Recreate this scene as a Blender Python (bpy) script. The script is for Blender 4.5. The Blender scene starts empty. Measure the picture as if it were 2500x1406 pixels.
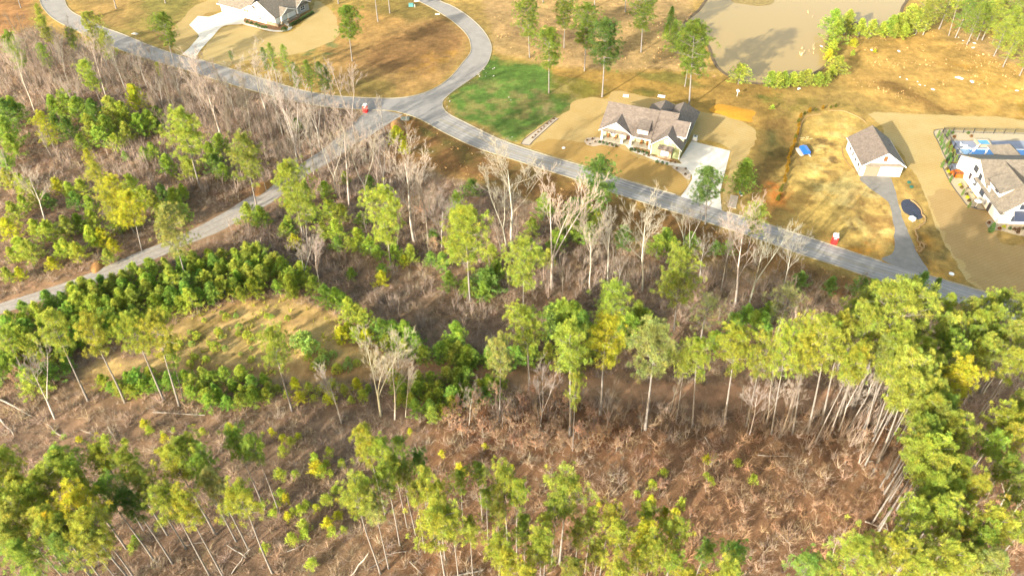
import bpy, bmesh, math, random
import numpy as np
from mathutils import Matrix, Vector
from mathutils.geometry import delaunay_2d_cdt
R = math.radians
SC = bpy.context.scene
C = SC.collection
random.seed(7)
rng = np.random.default_rng(11)

# ------------------------------------------------------------------ camera
FPX, VPX, VPY, CH = 1800.0, 1275.0, 2700.0, 100.0      # focal length in photo pixels, nadir point, flying height
_n = np.array([(VPX-1250)/FPX, (VPY-703)/FPX, 1.0]); _n /= np.linalg.norm(_n)
_up = -_n
_yw = np.array([0, 0, 1.0]) - _up*_up[2]; _yw /= np.linalg.norm(_yw)
_xw = np.cross(_yw, _up)
RM = np.array([_xw, _yw, _up])
def G(px, py, h=0.0):
    """point of the real world at height h that the photograph shows at pixel px, py"""
    d = RM @ np.array([(px-1250)/FPX, (py-703)/FPX, 1.0])
    t = (h-CH)/d[2]
    return np.array([d[0]*t, d[1]*t, h])
def PX(P):
    c = (np.asarray(P, float)-[0, 0, CH]) @ RM
    return np.stack([1250+FPX*c[..., 0]/c[..., 2], 703+FPX*c[..., 1]/c[..., 2]], -1)
cd = bpy.data.cameras.new('camera'); cam = bpy.data.objects.new('camera', cd); C.objects.link(cam)
cd.sensor_width = 36; cd.lens = FPX*36/2500; cd.clip_start = 0.5; cd.clip_end = 9000
m3 = np.stack([RM @ [1, 0, 0], RM @ [0, -1, 0], RM @ [0, 0, -1]], 1)
cam.matrix_world = Matrix.Translation((0, 0, CH)) @ Matrix([list(r) for r in m3]).to_4x4()
SC.camera = cam

# ------------------------------------------------------------------ light
SUN_EL, SUN_AZ = 19.5, 48.0           # light travels towards azimuth SUN_AZ (from +x, anticlockwise)
world = bpy.data.worlds.new('World'); SC.world = world; world.use_nodes = True
nt = world.node_tree; bg = nt.nodes['Background']
sky = nt.nodes.new('ShaderNodeTexSky'); sky.sky_type = 'NISHITA'; sky.sun_disc = False
sky.sun_elevation = R(SUN_EL); sky.dust_density = 2.0; sky.ozone_density = 0.6; sky.air_density = 1.0
src = np.array([-math.cos(R(SUN_AZ)), -math.sin(R(SUN_AZ))])      # horizontal direction towards the sun
sky.sun_rotation = math.atan2(src[0], src[1])
wb = nt.nodes.new('ShaderNodeMix'); wb.data_type = 'RGBA'; wb.blend_type = 'MULTIPLY'; wb.inputs[0].default_value = 1; wb.inputs[7].default_value = (1.12, 1.0, .80, 1)   # warm white balance
nt.links.new(sky.outputs[0], wb.inputs[6]); nt.links.new(wb.outputs[2], bg.inputs[0]); bg.inputs[1].default_value = 0.15
ld = bpy.data.lights.new('sun', 'SUN'); ld.energy = 3.3; ld.angle = R(0.6); ld.color = (1.0, 0.92, 0.78)
sun = bpy.data.objects.new('sun', ld); C.objects.link(sun)
sdir = Vector((math.cos(R(SUN_AZ))*math.cos(R(SUN_EL)), math.sin(R(SUN_AZ))*math.cos(R(SUN_EL)), -math.sin(R(SUN_EL))))
sun.rotation_euler = sdir.to_track_quat('-Z', 'Y').to_euler(); sun.location = (-60, -60, 120)
SC.view_settings.view_transform = 'Standard'; SC.view_settings.look = 'None'
SC.view_settings.exposure = 2.36; SC.view_settings.gamma = 1
SC.render.engine = 'CYCLES'
SC.cycles.max_bounces = 6; SC.cycles.diffuse_bounces = 4; SC.cycles.transmission_bounces = 3; SC.cycles.glossy_bounces = 2
SC.cycles.caustics_reflective = False; SC.cycles.caustics_refractive = False
SC.cycles.use_denoising = True; SC.cycles.denoiser = 'OPENIMAGEDENOISE'; SC.cycles.denoising_prefilter = 'ACCURATE'

# ------------------------------------------------------------------ helpers
WARM = np.array([.93, 1.0, 1.12])     # the light is warm, so the surfaces themselves are cooler than they look
KALB = 0.35                           # photo brightness -> surface albedo at this exposure
def lin(c):
    c = np.asarray(c, float)/255
    return np.where(c <= 0.04045, c/12.92, ((c+0.055)/1.055)**2.4)
def alb(*c):
    return tuple(np.clip(lin(c)*KALB*WARM, 0, 0.85))
def mat(name, col, rough=0.85, var=0.0, scale=3.0, bump=0.0, bscale=None, info=False, attr=None, spec=0.3, metal=0.0, col2=None, coord='Object', detail=6):
    m = bpy.data.materials.new(name); m.use_nodes = True
    t = m.node_tree; b = t.nodes['Principled BSDF']; N = t.nodes.new; L = t.links.new
    b.inputs['Roughness'].default_value = rough; b.inputs['Metallic'].default_value = metal
    b.inputs['Specular IOR Level'].default_value = spec
    b.inputs['Base Color'].default_value = (*col, 1)
    tc = N('ShaderNodeTexCoord'); out = None
    if var or col2:
        nz = N('ShaderNodeTexNoise'); nz.inputs['Scale'].default_value = scale; nz.inputs['Detail'].default_value = detail
        nz.inputs['Roughness'].default_value = 0.65
        L(tc.outputs[coord], nz.inputs['Vector'])
        mr = N('ShaderNodeMapRange'); mr.inputs[1].default_value = 0.32; mr.inputs[2].default_value = 0.68
        L(nz.outputs[0], mr.inputs[0])
        mx = N('ShaderNodeMix'); mx.data_type = 'RGBA'
        c2 = col2 or tuple(x*(1+var) for x in col); c1 = col if col2 else tuple(x*(1-var) for x in col)
        mx.inputs[6].default_value = (*c1, 1); mx.inputs[7].default_value = (*c2, 1)
        L(mr.outputs[0], mx.inputs[0]); out = mx.outputs[2]
    if attr:
        at = N('ShaderNodeAttribute'); at.attribute_name = attr
        if out is None: out = at.outputs[0]
        else:
            mm = N('ShaderNodeMix'); mm.data_type = 'RGBA'; mm.blend_type = 'MULTIPLY'; mm.inputs[0].default_value = 1
            L(out, mm.inputs[6]); L(at.outputs[0], mm.inputs[7]); out = mm.outputs[2]
    if info:
        oi = N('ShaderNodeObjectInfo'); mm = N('ShaderNodeMix'); mm.data_type = 'RGBA'; mm.blend_type = 'MULTIPLY'; mm.inputs[0].default_value = 1
        if out is None: mm.inputs[6].default_value = (*col, 1)
        else: L(out, mm.inputs[6])
        L(oi.outputs['Color'], mm.inputs[7]); out = mm.outputs[2]
    if out is not None: L(out, b.inputs['Base Color'])
    if bump:
        n2 = N('ShaderNodeTexNoise'); n2.inputs['Scale'].default_value = bscale or scale*4; n2.inputs['Detail'].default_value = 5
        L(tc.outputs[coord], n2.inputs['Vector'])
        bp = N('ShaderNodeBump'); bp.inputs['Strength'].default_value = bump; bp.inputs['Distance'].default_value = 0.1
        L(n2.outputs[0], bp.inputs['Height']); L(bp.outputs[0], b.inputs['Normal'])
    return m
def leafmat(name, col, trans=0.35, rough=0.7):
    """foliage: diffuse + light let through; colour = own colour x tone of the clump x tint of the tree"""
    m = bpy.data.materials.new(name); m.use_nodes = True
    t = m.node_tree; N = t.nodes.new; L = t.links.new
    for n in list(t.nodes):
        if n.type == 'BSDF_PRINCIPLED': t.nodes.remove(n)
    at = N('ShaderNodeAttribute'); at.attribute_name = 'tone'; oi = N('ShaderNodeObjectInfo')
    m1 = N('ShaderNodeMix'); m1.data_type = 'RGBA'; m1.blend_type = 'MULTIPLY'; m1.inputs[0].default_value = 1
    m1.inputs[6].default_value = (*col, 1); L(at.outputs[0], m1.inputs[7])
    m2 = N('ShaderNodeMix'); m2.data_type = 'RGBA'; m2.blend_type = 'MULTIPLY'; m2.inputs[0].default_value = 1
    L(m1.outputs[2], m2.inputs[6]); L(oi.outputs['Color'], m2.inputs[7])
    d = N('ShaderNodeBsdfDiffuse'); tr = N('ShaderNodeBsdfTranslucent'); ms = N('ShaderNodeMixShader'); ms.inputs[0].default_value = trans
    L(m2.outputs[2], d.inputs[0]); L(m2.outputs[2], tr.inputs[0]); L(d.outputs[0], ms.inputs[1]); L(tr.outputs[0], ms.inputs[2])
    L(ms.outputs[0], t.nodes['Material Output'].inputs[0])
    return m
def link(name, me, m=None, parent=None, loc=None, **kw):
    if m is not None and not me.materials: me.materials.append(m)
    o = bpy.data.objects.new(name, me); C.objects.link(o)
    if parent is not None: o.parent = parent
    if loc is not None: o.location = loc
    for k, v in kw.items(): o[k] = v
    return o
def tag(o, label, category, group=None):
    o['label'] = label; o['category'] = category
    if group: o['group'] = group
    return o
def empty(name, loc, rz=0.0, label=None, category=None, group=None):
    o = bpy.data.objects.new(name, None); C.objects.link(o); o.location = loc; o.rotation_euler = (0, 0, rz); o.empty_display_size = 0.5
    if label: tag(o, label, category, group)
    return o
def tri_mesh(name, V, F, tone=None):
    V = np.ascontiguousarray(V, np.float32); F = np.ascontiguousarray(F, np.int32)
    me = bpy.data.meshes.new(name)
    me.vertices.add(len(V)); me.vertices.foreach_set('co', V.ravel())
    k = F.shape[1]
    me.loops.add(F.size); me.loops.foreach_set('vertex_index', F.ravel())
    me.polygons.add(len(F)); me.polygons.foreach_set('loop_start', np.arange(0, F.size, k, dtype=np.int32))
    if tone is not None:
        a = me.color_attributes.new('tone', 'FLOAT_COLOR', 'POINT')
        t = np.ones((len(V), 4), np.float32); t[:, :3] = tone
        a.data.foreach_set('color', t.ravel())
    me.update(calc_edges=True)
    return me
def fin(bm, name, m=None, parent=None, loc=None, smooth=False, **kw):
    bmesh.ops.recalc_face_normals(bm, faces=bm.faces)
    me = bpy.data.meshes.new(name); bm.to_mesh(me); bm.free()
    if smooth: me.shade_smooth()
    return link(name, me, m, parent, loc, **kw)
def box(bm, x0, x1, y0, y1, z0, z1):
    v = [bm.verts.new((x, y, z)) for z in (z0, z1) for x, y in ((x0, y0), (x1, y0), (x1, y1), (x0, y1))]
    for f in ((0, 3, 2, 1), (4, 5, 6, 7), (0, 1, 5, 4), (1, 2, 6, 5), (2, 3, 7, 6), (3, 0, 4, 7)): bm.faces.new([v[i] for i in f])
def prism(bm, pts, off):
    """closed polygon pts extruded by vector off"""
    a = [bm.verts.new(tuple(p)) for p in pts]; b = [bm.verts.new(tuple(np.array(p)+off)) for p in pts]; n = len(pts)
    bm.faces.new(a); bm.faces.new(b[::-1])
    for i in range(n): bm.faces.new([a[i], a[(i+1) % n], b[(i+1) % n], b[i]])
def cyl(bm, x, y, z0, z1, r0, r1=None, n=10):
    r1 = r0 if r1 is None else r1
    a = [bm.verts.new((x+r0*math.cos(2*math.pi*i/n), y+r0*math.sin(2*math.pi*i/n), z0)) for i in range(n)]
    b = [bm.verts.new((x+r1*math.cos(2*math.pi*i/n), y+r1*math.sin(2*math.pi*i/n), z1)) for i in range(n)]
    bm.faces.new(a[::-1]); bm.faces.new(b)
    for i in range(n): bm.faces.new([a[i], a[(i+1) % n], b[(i+1) % n], b[i]])
def smooth_line(pts, step=1.0, closed=False):
    """Catmull-Rom through ground points, resampled"""
    P = [np.array(p[:2], float) for p in pts]; n = len(P); out = []
    rngi = range(n if closed else n-1)
    for i in rngi:
        p0, p1, p2, p3 = (P[(i-1) % n], P[i], P[(i+1) % n], P[(i+2) % n]) if closed else (P[max(i-1, 0)], P[i], P[i+1], P[min(i+2, n-1)])
        k = max(1, int(np.linalg.norm(p2-p1)/step))
        for j in range(k):
            t = j/k
            out.append(0.5*((2*p1)+(-p0+p2)*t+(2*p0-5*p1+4*p2-p3)*t*t+(-p0+3*p1-3*p2+p3)*t**3))
    if not closed: out.append(P[-1])
    return out
def gl(px, step=1.0, closed=False): return smooth_line([G(*p) for p in px], step, closed)
def sheet(name, ring, z, m, wob=0.0, **kw):
    pts = []
    for x, y in ring:
        if wob: x, y = x+wob*float(2.2*(vnoise(x, y, 7.)-.5)+1.5*(vnoise(x, y, 1.3, 9)-.5)), y+wob*float(2.2*(vnoise(x, y, 7., 3)-.5)+1.5*(vnoise(x, y, 1.3, 5)-.5))
        if pts and (pts[-1]-Vector((x, y))).length < .05: continue
        pts.append(Vector((x, y)))
    r_ = delaunay_2d_cdt(pts, [], [list(range(len(pts)))], 3, .001)
    me = bpy.data.meshes.new(name); me.from_pydata([(v.x, v.y, z) for v in r_[0]], [], [list(f) for f in r_[2]]); me.update()
    if len(me.polygons) and me.polygons[0].normal.z < 0: me.flip_normals()
    return link(name, me, m, **kw)
def ribbon(bm, line, w0, w1, z0, z1):
    """strip from offset w0 to w1 (left of the line positive) between heights z0 and z1, box section"""
    L = [np.array(p) for p in line]; rows = []
    for i, p in enumerate(L):
        d = L[min(i+1, len(L)-1)]-L[max(i-1, 0)]; d /= (np.linalg.norm(d)+1e-9); nrm = np.array([-d[1], d[0]])
        a, b = p+nrm*w0, p+nrm*w1
        rows.append([bm.verts.new((a[0], a[1], z0)), bm.verts.new((a[0], a[1], z1)), bm.verts.new((b[0], b[1], z1)), bm.verts.new((b[0], b[1], z0))])
    for r, s in zip(rows[:-1], rows[1:]):
        for k in range(3): bm.faces.new([r[k], r[k+1], s[k+1], s[k]])
    bm.faces.new(rows[0]); bm.faces.new(rows[-1][::-1])
def flat_ribbon(bm, line, w0, w1, z):
    L = [np.array(p) for p in line]; rows = []
    for i, p in enumerate(L):
        d = L[min(i+1, len(L)-1)]-L[max(i-1, 0)]; d /= (np.linalg.norm(d)+1e-9); nrm = np.array([-d[1], d[0]])
        a, b = p+nrm*w0, p+nrm*w1; rows.append([bm.verts.new((a[0], a[1], z)), bm.verts.new((b[0], b[1], z))])
    for r, s in zip(rows[:-1], rows[1:]):
        f = bm.faces.new([r[0], r[1], s[1], s[0]]); f.normal_update()
        if f.normal.z < 0: f.normal_flip()
def inpoly(X, Y, poly):
    P = np.asarray(poly, float); ins = np.zeros(np.shape(X), bool); j = len(P)-1
    for i in range(len(P)):
        xi, yi = P[i, 0], P[i, 1]; xj, yj = P[j, 0], P[j, 1]
        if yi != yj:
            ins ^= ((yi > Y) != (yj > Y)) & (X < (xj-xi)*(Y-yi)/(yj-yi)+xi)
        j = i
    return ins
_lat = rng.random((256, 256))
def vnoise(x, y, s, ox=0):
    x = x/s+ox*17.3+500; y = y/s+ox*7.1+500
    xi = np.floor(x).astype(int); yi = np.floor(y).astype(int); fx = x-xi; fy = y-yi
    fx = fx*fx*(3-2*fx); fy = fy*fy*(3-2*fy)
    a = _lat[xi % 256, yi % 256]; b = _lat[(xi+1) % 256, yi % 256]; c = _lat[xi % 256, (yi+1) % 256]; d = _lat[(xi+1) % 256, (yi+1) % 256]
    return (a*(1-fx)+b*fx)*(1-fy)+(c*(1-fx)+d*fx)*fy
def fbm(x, y, s, ox=0, o=4):
    t = 0; w = 0
    for k in range(o): t = t+vnoise(x, y, s/2**k, ox+k)*.5**k; w += .5**k
    return t/w

# ------------------------------------------------------------------ ground: one sheet to the horizon, soil and grass colours by zone, tree shade painted into the loop field
Z = []   # (pixel polygon, photo colour, edge wander in metres, strength, mottling scale)
def zone(col, poly, wander=2.0, k=1.0, patch=0.0): Z.append((poly, col, wander, k, patch))
WOOD = (190, 150, 112)
# fields north of the woods
zone((214, 174, 94), [(-600, -300), (-600, 60), (0, 95), (90, 60), (160, 95), (230, 120), (400, 160), (560, 210), (860, 250), (900, 300), (980, 300), (1010, 400), (1250, 470), (1500, 590), (1900, 690), (2200, 730), (2500, 800), (3200, 950), (3200, -300)], 2.5)
zone((205, 150, 92), [(-600, -300), (-300, 60), (0, 90), (80, 65), (70, 20), (100, -20), (100, -300)], 3)
zone((205, 165, 95), [(130, 0), (175, 60), (420, 140), (520, 60), (530, 0), (500, -80), (130, -80)], 3)
zone((150, 148, 68), [(330, -20), (480, -20), (470, 30), (420, 70), (330, 60)], 5, .7)
zone((172, 158, 76), [(220, 55), (340, 75), (400, 110), (380, 122), (250, 75)], 4, .7)
zone((208, 162, 94), [(800, 40), (900, 0), (1030, 0), (1140, 80), (1150, 130), (1080, 205), (1000, 238), (870, 236), (820, 200), (780, 120)], 3)
zone((138, 128, 58), [(880, 0), (1000, -10), (1080, 40), (1000, 60), (900, 30)], 5, .6)
zone((160, 140, 70), [(855, 200), (940, 200), (980, 235), (870, 237)], 4, .7)
zone((176, 128, 74), [(960, 90), (1080, 40), (1135, 90), (1090, 170), (930, 180), (870, 150)], 5, .7)  # darker brown patch: shade of the bare trees painted into the field colour
zone((228, 170, 62), [(1010, 165), (1050, 140), (1100, 110), (1085, 145), (1040, 185), (1000, 190)], 6, .6, .5)
zone((134, 146, 84), [(770, 110), (835, 90), (840, 120), (800, 135), (740, 140), (700, 140)], 3, .8, .4)
zone((218, 176, 112), [(1160, -60), (1700, -60), (1690, 60), (1740, 170), (1500, 178), (1340, 160), (1210, 130)], 2)
zone((165, 125, 82), [(1230, 30), (1420, 20), (1500, 90), (1440, 130), (1280, 120)], 7, .5, .3)
zone((204, 160, 80), [(1230, 160), (1480, 172), (1750, 178), (1900, 215), (1900, 330), (1500, 240), (1380, 240)], 3)
zone((146, 138, 62), [(1550, 178), (1640, 175), (1740, 215), (1650, 210), (1560, 190)], 2, .8)
zone((112, 120, 48), [(1540, 215), (1620, 225), (1590, 240), (1540, 228)], 2, .7)
zone((120, 150, 62), [(1092, 236), (1150, 195), (1205, 135), (1235, 150), (1330, 165), (1370, 200), (1400, 235), (1410, 255), (1360, 290), (1290, 330), (1250, 345), (1150, 300), (1090, 265)], 2.5)
zone((150, 140, 56), [(1330, 180), (1450, 200), (1480, 225), (1420, 250), (1350, 230)], 3, .9)
zone((112, 128, 58), [(1290, 235), (1420, 240), (1380, 270), (1300, 330), (1240, 320)], 4, .7, .3)
zone((186, 160, 96), [(1150, 200), (1400, 190), (1420, 260), (1300, 330), (1120, 290)], 6, .6, .5)
zone((190, 160, 110), [(1290, 210), (1320, 240), (1350, 270), (1330, 285), (1300, 260)], 5, .7, .5)
zone((205, 180, 130), [(1150, 305), (1240, 330), (1290, 355), (1280, 365), (1200, 335)], 3, .7, .4)
zone((205, 165, 105), [(1080, 250), (1085, 275), (1180, 325), (1260, 360), (1270, 355), (1180, 310), (1110, 262)], 1.5, .8, .2)
zone((172, 125, 72), [(970, 280), (1060, 300), (1180, 370), (1420, 445), (1700, 535), (1900, 610), (2100, 680), (2200, 700), (2180, 760), (1900, 680), (1600, 590), (1400, 520), (1200, 450), (1050, 420), (960, 400), (950, 330)], 3)
zone((124, 118, 56), [(1000, 300), (1100, 350), (1240, 400), (1250, 440), (1150, 420), (1030, 390), (985, 340)], 5, .8, .25)
zone((205, 140, 68), [(960, 285), (1010, 300), (1020, 330), (980, 340), (950, 320)], 3, .8)
zone((200, 160, 80), [(1290, 405), (1500, 470), (1680, 530), (1720, 560), (1560, 520), (1400, 470), (1300, 430)], 2.5, .7, .2)
zone((110, 106, 52), [(1240, 380), (1340, 420), (1350, 450), (1280, 450), (1220, 420)], 4, .7, .2)
# eastern field
zone((236, 186, 98), [(2075, 110), (2180, 95), (2260, 80), (2310, 40), (2420, 70), (2560, 130), (2560, 300), (2400, 285), (2200, 270), (2060, 215), (2080, 150)], 3)
zone((150, 112, 58), [(2130, 190), (2230, 220), (2290, 260), (2390, 280), (2300, 278), (2220, 245), (2130, 210)], 3, .75)
zone((222, 172, 52), [(2310, 45), (2400, 55), (2420, 90), (2340, 95), (2300, 70)], 6, .8, .2)
zone((222, 158, 52), [(2320, 150), (2380, 150), (2380, 175), (2330, 180)], 6, .6, .4)
zone((216, 164, 60), [(2420, 200), (2520, 215), (2540, 300), (2450, 290)], 5, .8, .3)
zone((224, 186, 124), [(2330, 60), (2500, 110), (2560, 180), (2450, 150), (2350, 110)], 6, .6)
zone((168, 148, 66), [(1740, 225), (1900, 225), (2100, 270), (2060, 285), (1960, 265), (1880, 290), (1840, 250)], 5, .8, .2)
zone((132, 142, 58), [(1840, 215), (1890, 225), (1880, 255), (1830, 245)], 5, .8, .3)
zone((160, 122, 66), [(1860, 300), (1950, 280), (1935, 380), (1900, 500), (1880, 560), (1850, 460), (1850, 380)], 4, .8)
zone((104, 100, 50), [(1850, 300), (1905, 330), (1900, 390), (1850, 410), (1835, 360)], 6, .7, .2)
zone((110, 106, 58), [(1875, 310), (1905, 320), (1905, 365), (1865, 375)], 3, .6)
zone((232, 140, 60), [(1850, 425), (1905, 430), (1915, 480), (1880, 510), (1850, 480)], 5, .8, .3)
zone((255, 208, 112), [(1990, 280), (2080, 275), (2110, 320), (2070, 340), (2070, 400), (2100, 440), (2180, 440), (2210, 480), (2250, 470), (2260, 520), (2225, 560), (2240, 620), (2180, 590), (2150, 620), (2050, 580), (1960, 520), (1950, 450), (1985, 380), (1975, 320)], 3)
zone((190, 146, 76), [(1945, 440), (2000, 450), (2005, 500), (1960, 520), (1900, 560), (1880, 520)], 6, .8, .2)
zone((120, 96, 60), [(2010, 500), (2070, 490), (2110, 530), (2100, 560), (2050, 560), (2005, 530)], 5, .85, .3)
zone((150, 114, 56), [(1890, 530), (2030, 570), (2080, 600), (2060, 612), (1890, 552)], 3, .8, .2)
zone((140, 112, 66), [(2010, 430), (2090, 445), (2080, 470), (2020, 450)], 6, .6, .4)
zone((246, 160, 72), [(2100, 570), (2170, 590), (2180, 640), (2080, 618)], 4, .9, .4)
zone((255, 222, 136), [(2000, 290), (2080, 300), (2060, 380), (2150, 470), (2230, 520), (2150, 600), (2010, 470)], 6, .8, .5)
zone((140, 108, 66), [(1960, 330), (2040, 340), (2060, 440), (1960, 450)], 5, .85, .5)
zone((172, 130, 72), [(2080, 460), (2180, 470), (2190, 560), (2110, 590), (2080, 520)], 5, .8, .5)
zone((244, 164, 52), [(2070, 580), (2120, 585), (2140, 610), (2120, 622), (2080, 610)], 4, .9, .1)
zone((246, 176, 68), [(2245, 555), (2290, 600), (2330, 630), (2350, 690), (2300, 690), (2260, 650), (2250, 600)], 4, .9, .15)
zone((224, 170, 72), [(2290, 560), (2310, 620), (2280, 640), (2250, 560)], 5, .6, .2)
zone((128, 116, 66), [(2285, 545), (2310, 590), (2330, 640), (2400, 715), (2360, 700), (2310, 640), (2280, 590)], 3, .8, .2)
zone((122, 100, 58), [(2215, 535), (2245, 545), (2260, 590), (2275, 650), (2250, 650), (2225, 590)], 3, .85, .2)
# woods
zone((172, 138, 108), [(560, 560), (700, 560), (860, 640), (1040, 700), (1230, 760), (1240, 860), (1000, 830), (850, 740), (700, 640)], 4, .9)
zone((255, 210, 130), [(430, 770), (560, 735), (700, 725), (840, 780), (850, 840), (960, 880), (1000, 905), (960, 925), (700, 935), (400, 925), (180, 935), (240, 890), (400, 870), (330, 830)], 4)
zone((170, 140, 60), [(440, 760), (620, 740), (740, 780), (700, 850), (500, 880), (420, 840)], 6, .65, .35)
zone((222, 176, 112), [(700, 780), (760, 770), (840, 780), (820, 800), (720, 800)], 4, .8, .1)
zone((220, 168, 104), [(170, 930), (400, 900), (700, 885), (960, 880), (1000, 905), (960, 925), (700, 925), (480, 915), (300, 935), (200, 950)], 2.0, .9)
zone((236, 178, 128), [(985, 872), (1240, 897), (1500, 925), (1800, 938), (2110, 952), (2110, 1008), (1800, 1003), (1500, 980), (1240, 950), (1000, 930)], 1.5, .95)
zone((184, 136, 96), [(1100, 1000), (2260, 1000), (2330, 1100), (2500, 1200), (2600, 1500), (900, 1500), (1000, 1200), (1040, 1080)], 6, .9)
zone((160, 102, 66), [(1050, 1020), (1400, 980), (1700, 1030), (1500, 1100), (1100, 1120)], 8, .6, .4)
zone((172, 124, 84), [(1050, 1340), (1250, 1320), (1250, 1420), (1000, 1420)], 6, .6, .3)
zone((188, 150, 114), [(-200, 1000), (600, 1010), (900, 1050), (860, 1250), (600, 1300), (-300, 1250)], 6, .8)
zone((188, 138, 96), [(450, 480), (600, 460), (660, 440), (660, 465), (590, 492), (480, 500)], 2, .9)
zone((196, 156, 112), [(-40, 720), (150, 680), (380, 600), (560, 512), (620, 486), (640, 470), (560, 500), (380, 585), (150, 660), (-40, 690)], 1.5, .9, .1)
zone((158, 112, 86), [(20, 340), (100, 330), (130, 400), (60, 420)], 5, .8)
zone((160, 116, 84), [(250, 350), (430, 340), (380, 380), (250, 390)], 5, .7)

xs = np.concatenate([-np.geomspace(6000, 232, 26)[:-1], np.arange(-225, 225.1, 0.55), np.geomspace(232, 6000, 26)[1:]])
ys = np.concatenate([-np.geomspace(4000, 10, 14), np.arange(34, 300.1, 0.55), np.geomspace(308, 7000, 22)])
X, Y = np.meshgrid(xs, ys)
base = lin(WOOD)*KALB*WARM
col = np.empty(X.shape+(3,)); col[:] = base
for i, (poly, c, wander, k, patch) in enumerate(Z):
    wp = [G(x, max(y, -560))[:2] for x, y in poly]
    x0, y0 = np.min(wp, 0)-15; x1, y1 = np.max(wp, 0)+15
    ii = np.where((ys > y0) & (ys < y1))[0]; jj = np.where((xs > x0) & (xs < x1))[0]
    if not len(ii) or not len(jj): continue
    sl = (slice(ii[0], ii[-1]+1), slice(jj[0], jj[-1]+1)); x, y = X[sl], Y[sl]
    a = np.zeros(x.shape)
    for q in range(4):          # four wandering outlines averaged: soft, ragged edges
        dx = (fbm(x, y, wander*3.2, i+q*.37, 3)-.5)*wander*3+(vnoise(x, y, 1.1, i+q)-.5)*1.2*min(wander, 2)*.6
        dy = (fbm(x, y, wander*3.2, i+40+q*.37, 3)-.5)*wander*3+(vnoise(x, y, 1.1, i+9+q)-.5)*1.2*min(wander, 2)*.6
        a += inpoly(x+dx, y+dy, wp)/4
    if patch: a = a*np.clip((fbm(x, y, 5, i+70, 4)-(.5-.12))/.24*(1-patch)+.0, 0, 1) if patch < .3 else a*np.clip((fbm(x, y, 3.0, i+70, 4)-.47)*9, 0, 1)
    a = (a*k)[..., None]
    col[sl] = col[sl]*(1-a)+lin(c)*KALB*WARM*a
big = fbm(X, Y, 22, 3, 4)[..., None]; med = fbm(X, Y, 4.5, 5, 4)[..., None]; fine = fbm(X, Y, 1.3, 8, 2)[..., None]
col *= (0.80+0.40*big)*(0.62+0.76*med)*(0.7+0.6*fine)
col[..., 0] *= (1+0.10*(med[..., 0]-.5)); col[..., 2] *= (1-0.25*(big[..., 0]-.5))
zz = np.where((np.abs(X) < 226) & (Y > 33) & (Y < 301), 0.0, 0.0)
V = np.stack([X, Y, zz], -1).reshape(-1, 3); nx = len(xs); ny = len(ys)
idx = np.arange(nx*ny).reshape(ny, nx)
F = np.stack([idx[:-1, :-1], idx[:-1, 1:], idx[1:, 1:], idx[1:, :-1]], -1).reshape(-1, 4)
gme = tri_mesh('ground', V, F, tone=np.clip(col.reshape(-1, 3), 0.01, .8))
M_ground = bpy.data.materials.new('soil_and_grass'); M_ground.use_nodes = True
t = M_ground.node_tree; b = t.nodes['Principled BSDF']; N = t.nodes.new; L = t.links.new
b.inputs['Roughness'].default_value = 0.95; b.inputs['Specular IOR Level'].default_value = 0.1
at = N('ShaderNodeAttribute'); at.attribute_name = 'tone'; tc = N('ShaderNodeTexCoord')
def nmul(prev, scale, lo, hi, detail=5, stretch=None):
    nz = N('ShaderNodeTexNoise'); nz.inputs['Scale'].default_value = scale; nz.inputs['Detail'].default_value = detail; nz.inputs['Roughness'].default_value = .7
    if stretch:
        mp = N('ShaderNodeMapping'); mp.inputs['Scale'].default_value = stretch; mp.inputs['Rotation'].default_value = (0, 0, R(-20)); L(tc.outputs['Object'], mp.inputs[0]); L(mp.outputs[0], nz.inputs[0])
    else: L(tc.outputs['Object'], nz.inputs[0])
    mr = N('ShaderNodeMapRange'); mr.inputs[1].default_value = .3; mr.inputs[2].default_value = .7; mr.inputs[3].default_value = lo; mr.inputs[4].default_value = hi
    L(nz.outputs[0], mr.inputs[0])
    mx = N('ShaderNodeVectorMath'); mx.operation = 'SCALE'; L(prev, mx.inputs[0]); L(mr.outputs[0], mx.inputs['Scale'])
    return mx.outputs[0], nz.outputs[0]
o1, _h = nmul(at.outputs[0], 0.9, .78, 1.22)
o2, h2 = nmul(o1, 5.0, .70, 1.30, 6)
o3, _h = nmul(o2, 1.6, .9, 1.1, 3, (1, .25, 1))
L(o3, b.inputs['Base Color'])
bp = N('ShaderNodeBump'); bp.inputs['Strength'].default_value = .9; bp.inputs['Distance'].default_value = .25; L(h2, bp.inputs['Height']); L(bp.outputs[0], b.inputs['Normal'])
link('ground', gme, M_ground, kind='structure')

# ------------------------------------------------------------------ roads
M_asph = mat('asphalt', alb(196, 184, 168), .9, var=.13, scale=.35, bump=.1, bscale=20, detail=6)
M_conc = mat('concrete', (.42, .39, .33), .85, var=.09, scale=.5, bump=.1, bscale=20, detail=8)
M_kerb = mat('kerb_concrete', alb(228, 210, 170), .85, var=.12, scale=2)
M_gravel = mat('gravel', alb(206, 192, 172), .95, var=.22, scale=1.2, bump=.6, bscale=12, detail=12)
M_line = mat('faded_yellow_paint', alb(222, 200, 140), .8, var=.14, scale=3)
M_seam = mat('tar', alb(208, 194, 172), .9, var=.1, scale=3)
inner = [(150, -60), (157, 0), (170, 25), (195, 41), (245, 65), (300, 85), (365, 112), (430, 134), (485, 146), (550, 165), (650, 196), (740, 222), (810, 234), (860, 238), (900, 240), (960, 241), (1010, 235), (1060, 218), (1100, 190), (1130, 155), (1149, 130), (1150, 110), (1140, 85), (1105, 52), (1055, 20), (1018, 0), (960, -40)]
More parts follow.
